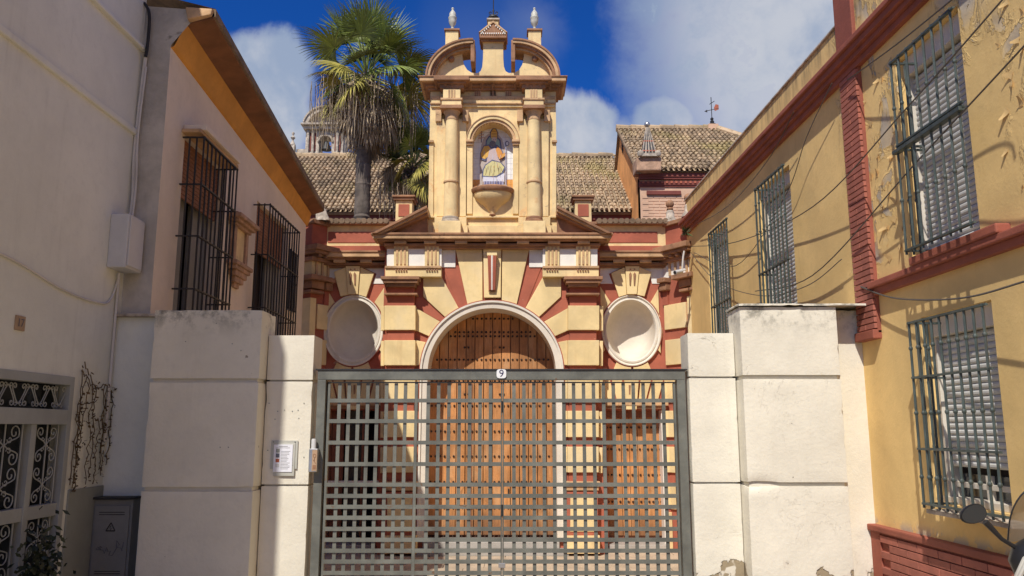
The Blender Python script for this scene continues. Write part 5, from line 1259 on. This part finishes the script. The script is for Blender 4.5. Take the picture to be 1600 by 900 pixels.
# leaves at the recess (climbing leaves beside the cabinet)
sl=E('wall_seedling','few dark leaves climbing the recess wall above the cabinet','plant',(-3.5,7.46,1.15))
MB().tube([(-3.55,7.47,1.13),(-3.5,7.46,1.3),(-3.53,7.46,1.5),(-3.48,7.46,1.62)],.004,4).build('stem',VINE,sl)
for i in range(9):
    q=Vector((-3.52+random.uniform(-.07,.1),7.455,1.2+random.uniform(0,.42))); a=random.uniform(0,PI); d1=Vector((math.cos(a),0,math.sin(a)))*.035; d2=Vector((-math.sin(a),-.3,math.cos(a)))*.014
    MB().add([q-d1,q+d2,q+d1,q-d2],[(0,1,2,3)]).build('leaf',VINE,sl)
# ================================================================== BOUNDARY PIERS
def rough(x0,x1,y0,y1,z0,z1,mb=None,st=.045,chip=.014,amp=.004):
    """box cut into a fine grid; faces wander a little, arrises are chipped and rounded"""
    mb=mb or MB(); nx,ny,nz_=[max(2,int((b-a)/st)) for a,b in ((x0,x1),(y0,y1),(z0,z1))]; idx={}
    def vert(i,j,k):
        if (i,j,k) in idx: return idx[(i,j,k)]
        p=Vector((x0+(x1-x0)*i/nx,y0+(y1-y0)*j/ny,z0+(z1-z0)*k/nz_)); e=[(1 if i==0 else -1 if i==nx else 0),(1 if j==0 else -1 if j==ny else 0),(1 if k==0 else -1 if k==nz_ else 0)]
        q=p.copy(); ne=sum(1 for v in e if v)
        w=mnoise.noise(q*3.1)*amp+mnoise.noise(q*9)*amp*.4
        if ne==1: p+=Vector(e)*w
        else:
            c=.003+chip*max(0,mnoise.noise(q*7+Vector((5,0,0)))-.30)*1.6+ (chip*1.2*max(0,mnoise.noise(q*21)-.45))
            p+=Vector(e)*c
        idx[(i,j,k)]=len(vs); vs.append(p); return idx[(i,j,k)]
    vs=[];fs=[]
    for i in range(nx):
        for k in range(nz_):
            fs.append((vert(i,0,k),vert(i+1,0,k),vert(i+1,0,k+1),vert(i,0,k+1))); fs.append((vert(i+1,ny,k),vert(i,ny,k),vert(i,ny,k+1),vert(i+1,ny,k+1)))
    for j in range(ny):
        for k in range(nz_):
            fs.append((vert(0,j+1,k),vert(0,j,k),vert(0,j,k+1),vert(0,j+1,k+1))); fs.append((vert(nx,j,k),vert(nx,j+1,k),vert(nx,j+1,k+1),vert(nx,j,k+1)))
    for i in range(nx):
        for j in range(ny):
            fs.append((vert(i,j,nz_),vert(i+1,j,nz_),vert(i+1,j+1,nz_),vert(i,j+1,nz_)))
    mb.add(vs,fs,0,True); return mb
def piers(label,parts,cat='wall'):
    p=E('boundary_wall',label,cat,((parts[0][0]+parts[0][1])/2,7.3,0))
    return p
lp=piers('shaded cream panelled boundary wall left of the gate, with notice board',[(-3.18,-1.78)])
def pan_(p,x0,x1,y0,y1,zs,bev=.012,groove=.03):
    for i in range(len(zs)-1):
        rough(x0,x1,y0,y1,zs[i]+(groove if i else 0)*.5,zs[i+1]-(groove*.5 if i<len(zs)-2 else 0)).build('panel',PIER,p)
    B(x0+.02,x1-.02,y0+.03,y1-.01,zs[0],zs[-1]-.02).build('core',PIER,p)
pan_(lp,-3.15,-2.20,7.08,7.5,[-.3,1.20,2.12,2.74])
pan_(lp,-2.195,-1.78,7.28,7.6,[-.3,1.22,2.13,2.54],.010,.010)
B(-3.66,-3.155,7.42,7.49,-.3,2.72).build('recess_wall',WBM,lp); B(-3.66,-3.16,7.36,7.5,2.72,2.75).build('ledge',GREYST,lp,.006)
rp=piers('sunlit cream panelled boundary wall right of the gate, crumbling at its foot',[(1.56,3.17)])
pan_(rp,1.58,2.0,7.28,7.6,[-.3,1.24,2.16,2.56],.010,.010)
pan_(rp,2.005,2.86,7.08,7.5,[-.3,1.24,2.15,2.77])
rough(1.99,3.19,7.05,7.5,2.77,2.795,st=.03,chip=.05).build('coping',PIER,rp)
rough(2.865,3.21,7.30,7.55,-.3,2.77).build('end_panel',PIER,rp)
# small things by the right pier
bo=E('metal_box','small grey metal post top at the foot of the right boundary wall','post',(1.98,6.95,0))
B(1.94,2.06,6.9,7.0,0,.49).build('post',CAB,bo,.006); B(1.92,2.08,6.88,7.02,.49,.505).build('cap',GREYST,bo,.004)
# notice on left pier
no=E('notice_board','white paper notice with small pictures in a clear sleeve on the left pier','notice',(-1.99,7.27,1.3))
B(-2.12,-1.885,7.268,7.279,1.36,1.605).build('back_board',SLEEVE,no,.002); B(-2.085,-1.905,7.262,7.269,1.30,1.58).build('clear_sleeve',SLEEVE,no,.002)
B(-2.09,-1.925,7.256,7.262,1.335,1.57).build('paper',PAPER,no)
for i,(z,h) in enumerate(((1.50,.034),(1.458,.036),(1.418,.03),(1.375,.03))):
    B(-2.07,-2.038,7.2545,7.257,z,z+h).build('picture',[DADO,INK,RED,BOX][i],no)
for i in range(13): B(-2.025,-2.025+random.uniform(.05,.085),7.2547,7.257,1.51-i*.0125,1.513-i*.0125).build('text_line',CAB,no)
B(-2.05,-1.97,7.2547,7.257,1.553,1.557).build('text_line',CAB,no); B(-2.07,-1.95,7.2547,7.257,1.540,1.543).build('text_line',CAB,no)
for x,z in ((-2.1,1.59),(-1.91,1.59),(-1.92,1.39)): MB().lathe((x,7.266,z),[(.006,0),(.003,.006)],6).build('screw',IRON,no)
# plug holes and drips of old paint left on the pier faces
random.seed(31); hs_=None
for (x,z,y) in [(-2.08,1.86,7.278),(-2.02,1.87,7.278),(-1.95,1.86,7.278),(-1.90,1.87,7.278),(-2.10,1.79,7.278),(-1.89,1.80,7.278),(-1.85,1.93,7.278),(-2.16,1.93,7.278),(-2.15,1.52,7.278),(-1.83,1.46,7.278),(-2.60,2.62,7.078),(-2.45,2.44,7.078),(-2.37,2.38,7.078),(-2.86,2.46,7.078),(-2.50,1.55,7.078),(-2.43,1.55,7.078)]:
    if hs_ is None: hs_=B(x-.0045,x+.0045,y-.0025,y+.01,z-.005,z+.004).build('plug_hole',DADO,lp,.002)
    else: inst(hs_,(x,y+.00375,z),lp,'plug_hole')
# ================================================================== GATE
Yg=7.36
ga=E('lattice_gate','wide grey-green metal lattice gate filling the gap between the boundary walls','gate',(-.09,Yg,0))
gx0,gx1,gzt=-1.745,1.555,2.225
def gb_(x0,x1,z0,z1,y0=-.03,y1=.03,name='frame',bev=.003): return B(x0,x1,Yg+y0,Yg+y1,z0,z1).build(name,GATE,ga,bev)
gb_(gx0,gx1,gzt-.085,gzt,-.05,.05,'top_rail'); B(gx0-.02,gx1+.02,Yg-.06,Yg+.06,gzt,gzt+.012).build('top_strip',IRON,ga)
gb_(gx0,gx0+.075,0,gzt-.087,-.05,.05,'post'); gb_(gx1-.075,gx1,0,gzt-.087,-.05,.05,'post')
ix0,ix1,izt=gx0+.09,gx1-.085,gzt-.10
B(gx0+.076,gx0+.089,Yg+.03,Yg+.05,0,izt).build('gap_strip',IRON,ga)
gb_(ix0,ix1,izt-.012,izt,-.015,.015,'inner_rail')
xm1,xm2=-.86,-.087
for x,w in ((ix0,.022),(xm1-.014,.028),(xm2-.013,.012),(xm2+.003,.012),(ix1-.02,.02)): gb_(x,x+w,.05,izt-.014,-.02,.02,'stile')
zr_=[fz(y,Yg) for y in (626,658,691.5,725,757,774.6,791.6,808.6,826,843,860,877,894.7)]
while zr_[-1]>.15: zr_.append(zr_[-1]-.0985)
secs=[(ix0+.02,xm1-.014),(xm1+.014,xm2-.013),(xm2+.015,ix1-.02)]
for z in zr_:
    for a,b in secs: B(a,b,Yg-.022,Yg-.012,z-.017,z+.017).build('horizontal_bar',GATE,ga)
vb=None
for a,b in secs:
    n=max(1,round((b-a)/.0892)); st2=(b-a)/n
    for i in range(1 if True else 0,n):
        x=a+i*st2
        if vb is None: vb=B(x-.0155,x+.0155,Yg-.010,Yg+.0,.05,izt-.014).build('vertical_bar',GATE,ga); vz=WL[vb.name]
        else: inst(vb,(x,vz.y,vz.z),ga,'vertical_bar')
for z in (1.9,1.0,.4): MB().lathe((xm2,Yg-.02,z),[(.009,-.05),(.009,.05)],8).build('hinge',IRON,ga)
B(xm2-.03,xm2+.03,Yg-.035,Yg-.022,.52,.56).build('latch',STEEL,ga,.003)
# lock box
lk=E('lock_box','small steel intercom lock box fixed at the left gate post','lock box',(gx0-.01,Yg-.08,1.3))
B(gx0-.03,gx0+.045,Yg-.13,Yg-.055,1.335,1.535).build('case',STEEL,lk,.005); B(gx0+.0,gx0+.043,Yg-.134,Yg-.13,1.345,1.525).build('face_plate',TTILE,lk,.001)
MB().lathe((gx0-.0,Yg-.09,1.535),[(.022,0),(.022,.07),(.018,.085)],12).build('lamp_cap',BOX,lk)
sy=MB(); sy.tube([(gx0+.021+.012*math.cos(a*PI/6),Yg-.1355,1.475+.016*math.sin(a*PI/6)) for a in range(13)],.0025,4); sy.tube([(gx0+.021,Yg-.1355,1.455),(gx0+.021,Yg-.1355,1.425)],.0025,4); sy.tube([(gx0+.010,Yg-.1355,1.44),(gx0+.032,Yg-.1355,1.41)],.0025,4); sy.build('lock_symbol',BRN,lk)
B(gx0+.008,gx0+.036,Yg-.136,Yg-.133,1.36,1.395).build('card_slot',BRN,lk)
# number plaque
pq=E('number_plaque','small white enamel plaque with the number 9 on the gate top rail','number plaque',(fx(783,584,7.3),7.30,2.15))
px_,pz_=fx(783.5,584,7.3),fz(584,7.3)
pts=[]; 
for k in range(24):
    a=2*PI*k/24; s_=lambda v: math.copysign(abs(v)**.55,v); pts.append((px_+.044*s_(math.cos(a)),pz_+.041*s_(math.sin(a))))
MB().prism(pts,7.298,7.306).build('plate',PCER,pq,.001)
Mx=Matrix.Translation((px_,7.2975,pz_))@Matrix.Rotation(PI/2,4,'X'); text_mesh('9',.092,INKB,'digit',pq,Mx)
# ================================================================== cables over the right wall, camera, pipe
def RP(px,py,n):
    a=RWl.a-n; k=a/((px-800)-RWl.b*dy(py)); return (k*(px-800),k*dy(py),EYE+k*(F*st-(py-450)*ct))
CG='thin service cables crossing the ochre wall'
cab_([RP(1700,-40,.35),RP(1600,72,.3),RP(1435,250,.16),RP(1270,430,.08),RP(1180,455,.05)],.006,CABLE,'service cable crossing the ochre wall lowest, over the peeling-paint window foot',CG)
cab_([RP(1600,-40,.3),RP(1566,0,.25),RP(1420,165,.2),RP(1270,323,.1),RP(1150,378,.06),RP(1080,385,.05)],.006,CABLE,'service cable crossing the middle of the peeling-paint window grille',CG)
cab_([RP(1500,-10,.22),RP(1487,0,.2),RP(1400,70,.16),RP(1324,125,.1)],.006,CABLE,'service cable running close under the red cornice',CG)
cab_([RP(1300,130,.1),RP(1260,215,.1),RP(1225,310,.08),RP(1150,415,.05),RP(1085,395,.04)],.005,CABLE,'service cable drooping left of the brick pilaster towards the church',CG)
cab_([RP(1080,395,.05),RP(1120,440,.05),RP(1190,462,.06),RP(1260,447,.06),RP(1315,405,.08)],.005,CABLE,'service cable looping low between the two far ochre windows',CG)
cab_([RP(1345,448,.06),RP(1400,466,.08),RP(1500,466,.12),RP(1600,440,.16),RP(1720,400,.2)],.007,CABLE,'dark cable sagging just above the ground floor window grille',CG)
cab_([RP(1090,350,.08),RP(1140,320,.1),RP(1200,250,.12),RP(1240,175,.14)],.005,CABLE,'service cable climbing to the red cornice near the church',CG)
yy=12.9; sc_=E('security_camera','small white security camera under the right wing cornice','security camera',(fx(1066,428,yy),yy,fz(428,yy)))
x_,z_=fx(1062,426,yy),fz(426,yy)
MB().tube([(x_-.10,yy-.12,z_-.02),(x_+.03,yy-.02,z_+.02)],.035,10).build('housing',BOX,sc_); MB().tube([(x_-.10,yy-.122,z_-.02),(x_-.112,yy-.13,z_-.024)],.026,10).build('lens',BLK,sc_); MB().tube([(x_+.0,yy-.03,z_+.02),(x_+.10,yy+.02,z_+.05)],.012,6).build('bracket',BOX,sc_)
cab_([(fx(1069,392,yy),yy,fz(392,yy)),(fx(1067,400,yy),yy,fz(404,yy)),(fx(1066,422,yy),yy,fz(422,yy))],.014,CABLEW,'short white pipe beside the security camera',name='conduit')
wd=E('wall_weeds','small green weeds growing from the ledge where the ochre house meets the church','plant',(fx(1071,362,12.9),12.9,fz(366,12.9)))
mb=MB(); c=Vector((fx(1071,362,12.88),12.85,fz(364,12.88)))
for i in range(60):
    d=Vector((random.uniform(-1,1),random.uniform(-1,.3),random.uniform(-.9,1.2)))*.11; s2=d.orthogonal().normalized()*.008; mb.add([c-s2,c+d*.6+s2,c+d,c+d*.5-s2],[(0,1,2,3)])
mb.build('leaves',LEAF,wd)
# ================================================================== SCOOTER
random.seed(5)
sx,sy_=2.76,4.30
sco=E('scooter','silver beige scooter with tinted windscreen parked against the ochre wall','scooter',(sx,sy_-.3,0))
def wheel(y):
    wv=[];t_=MB(); R_,r2=.20,.055; n=24; m=10; vs=[];fs=[]
    for i in range(n):
        a=2*PI*i/n
        for j in range(m):
            b=2*PI*j/m; rr=R_+r2*math.cos(b); vs.append((sx+r2*math.sin(b)*.95,y+rr*math.cos(a),.255+rr*math.sin(a)))
    for i in range(n):
        for j in range(m): fs.append((i*m+j,i*m+(j+1)%m,((i+1)%n)*m+(j+1)%m,((i+1)%n)*m+j))
    w_=t_.add(vs,fs,0,True).build('wheel',TYRE,sco)
    rm=MB(); rm.tube([(sx-.04,y,.255),(sx+.04,y,.255)],.15,18); rm.build('rim',STEEL,w_)
wheel(sy_+.22); wheel(sy_-1.05)
# leg shield: curved sheet with bright outer edge
vs=[];fs=[]; nu,nv=10,10
for i in range(nu+1):
    z=.32+.82*i/nu; hw=.25*math.sqrt(max(.06,1-.92*max(0,(i/nu-.62)/.38)**2.4))*(.72+.28*min(1,i/nu*1.8)); 
    for j in range(nv+1):
        u=-1+2*j/nv; vs.append((sx+u*hw,sy_+.10-.10*(i/nu)-.09*u*u*.9,z))
for i in range(nu):
    for j in range(nv): a=i*(nv+1)+j; fs.append((a,a+1,a+nv+2,a+nv+1))
ls=MB().add(vs,fs,0,True).build('leg_shield',SCOO,sco); md=ls.modifiers.new('s','SOLIDIFY'); md.thickness=.02
vs2=[(x*.86+sx*.14,y-.03,z) for x,y,z in vs]; MB().add(vs2,fs,0,True).build('inner_shield',BLK,sco)
for s in (-1,1):
    e=[vs[i*(nv+1)+(0 if s<0 else nv)] for i in range(nu+1)]; MB().tube([(x,y-.01,z) for x,y,z in e],.012,8).build('shield_trim',SCOO,sco)
MB().lathe((sx,sy_-.0,0),[(.0,.86),(.12,.88),(.19,.94),(.225,1.04),(.20,1.11),(.12,1.16),(.0,1.175)],20,1,.62).build('handlebar_cover',BLK,sco)
for s in (-1,1):
    MB().tube([(sx+s*.10,sy_-.02,1.06),(sx+s*.16,sy_-.06,1.06),(sx+s*.20,sy_-.10,1.05)],.014,8).build('handlebar',IRON,sco)
    MB().tube([(sx+s*.16,sy_-.10,1.05),(sx+s*.235,sy_-.22,1.02)],.02,10).build('grip',BLK,sco)
    MB().tube([(sx+s*.18,sy_-.0,1.10),(sx+s*.26,sy_+.0,1.15),(sx+s*.335,sy_,1.235)],[.012,.011,.017],8).build('mirror_stalk',BLK,sco)
    mm=MB(); cxm,czm=sx+s*.385,1.275; vv=[]
    ring_=[(0.0,1.0),(-.012,.93),(-.014,0.0)]
    def el_(sc,yo): 
        o=[]
        for i in range(20):
            a=2*PI*i/20; ex=.068*math.cos(a)*(1+.12*math.cos(a)*s); ez=.046*math.sin(a); rr=.30*s*-1
            o.append((cxm+(ex*math.cos(rr)-ez*math.sin(rr))*sc,sy_+yo,czm+(ex*math.sin(rr)+ez*math.cos(rr))*sc))
        return o
    V0=el_(1,-.008)+el_(1.06,0)+el_(.9,.03)+el_(.4,.045); fs_=[(k*20+i,(k)*20+(i+1)%20,(k+1)*20+(i+1)%20,(k+1)*20+i) for k in range(3) for i in range(20)]+[[60+i for i in range(20)]]
    mh=MB().add(V0,fs_,0,True).build('mirror',BLK,sco); MB().add(el_(.97,-.0085),[list(range(20))[::-1]]).build('mirror_glass',GLS,mh)
# windscreen
vs=[];fs=[]
for i in range(13):
    t=i/12; z=1.13+.32*t; hw=.215*math.sqrt(max(0,1-(max(0,t-.25)/.76)**2.2))+.004
    for j in range(13): u=-1+2*j/12; vs.append((sx+u*hw,sy_+.09-.10*t-.07*u*u,z))
for i in range(12):
    for j in range(12): a=i*13+j; fs.append((a,a+1,a+14,a+13))
MB().add(vs,fs,0,True).build('windscreen',SCR,sco)
edge=[vs[i*13] for i in range(13)]+[vs[i*13+12] for i in range(12,-1,-1)]; MB().tube(edge,.004,6).build('windscreen_edge',BLK,sco)
di=MB(); di.tube([(sx-.01,sy_-.13,1.13),(sx-.01,sy_-.10,1.165)],.055,20); di.build('speedometer',BLK,sco); 
rg=[(sx-.01+.056*math.cos(2*PI*i/20),sy_-.133+.0*i,1.13+.056*math.sin(2*PI*i/20)*.6+.0) for i in range(21)]; MB().tube(rg,.005,6).build('speedometer_ring',STEEL,sco)
MB().box(sx-.17,sx+.17,sy_-.55,sy_+.05,.27,.33).build('footboard',BLK,sco,.02)
MB().lathe((sx,sy_+.22,.255),[(.0,.22),(.05,.26),(.09,.25),(.10,.19)],14,.9,2.2).build('front_fender',SCOO,sco)
MB().tube([(sx,sy_+.2,.28),(sx,sy_+.05,.95)],.03,8).build('fork',IRON,sco)
bd=MB(); vs=[];fs=[]; K=9
for i in range(K+1):
    t=i/K; y=sy_-.5-.85*t; w=.13+.07*math.sin(PI*t**.8); h0=.30+.18*t; h1=.66+.04*math.sin(PI*t)
    for j in range(12): a=2*PI*j/12; vs.append((sx+w*math.cos(a),y,(h0+h1)/2+(h1-h0)/2*math.sin(a)))
for i in range(K):
    for j in range(12): fs.append((i*12+j,i*12+(j+1)%12,(i+1)*12+(j+1)%12,(i+1)*12+j))
fs+=[list(range(12)),[K*12+j for j in range(12)][::-1]]; bd.add(vs,fs,0,True).build('body',SCOO,sco)
MB().lathe((sx,sy_-.88,.69),[(.0,.10),(.10,.095),(.13,.06),(.13,.02),(.10,-.02)],18,1,3.0).build('seat',BLK,sco)
MB().tube([(sx+.0,sy_-1.36,.58),(sx,sy_-1.38,.58)],.05,12).build('tail_light',RED,sco)
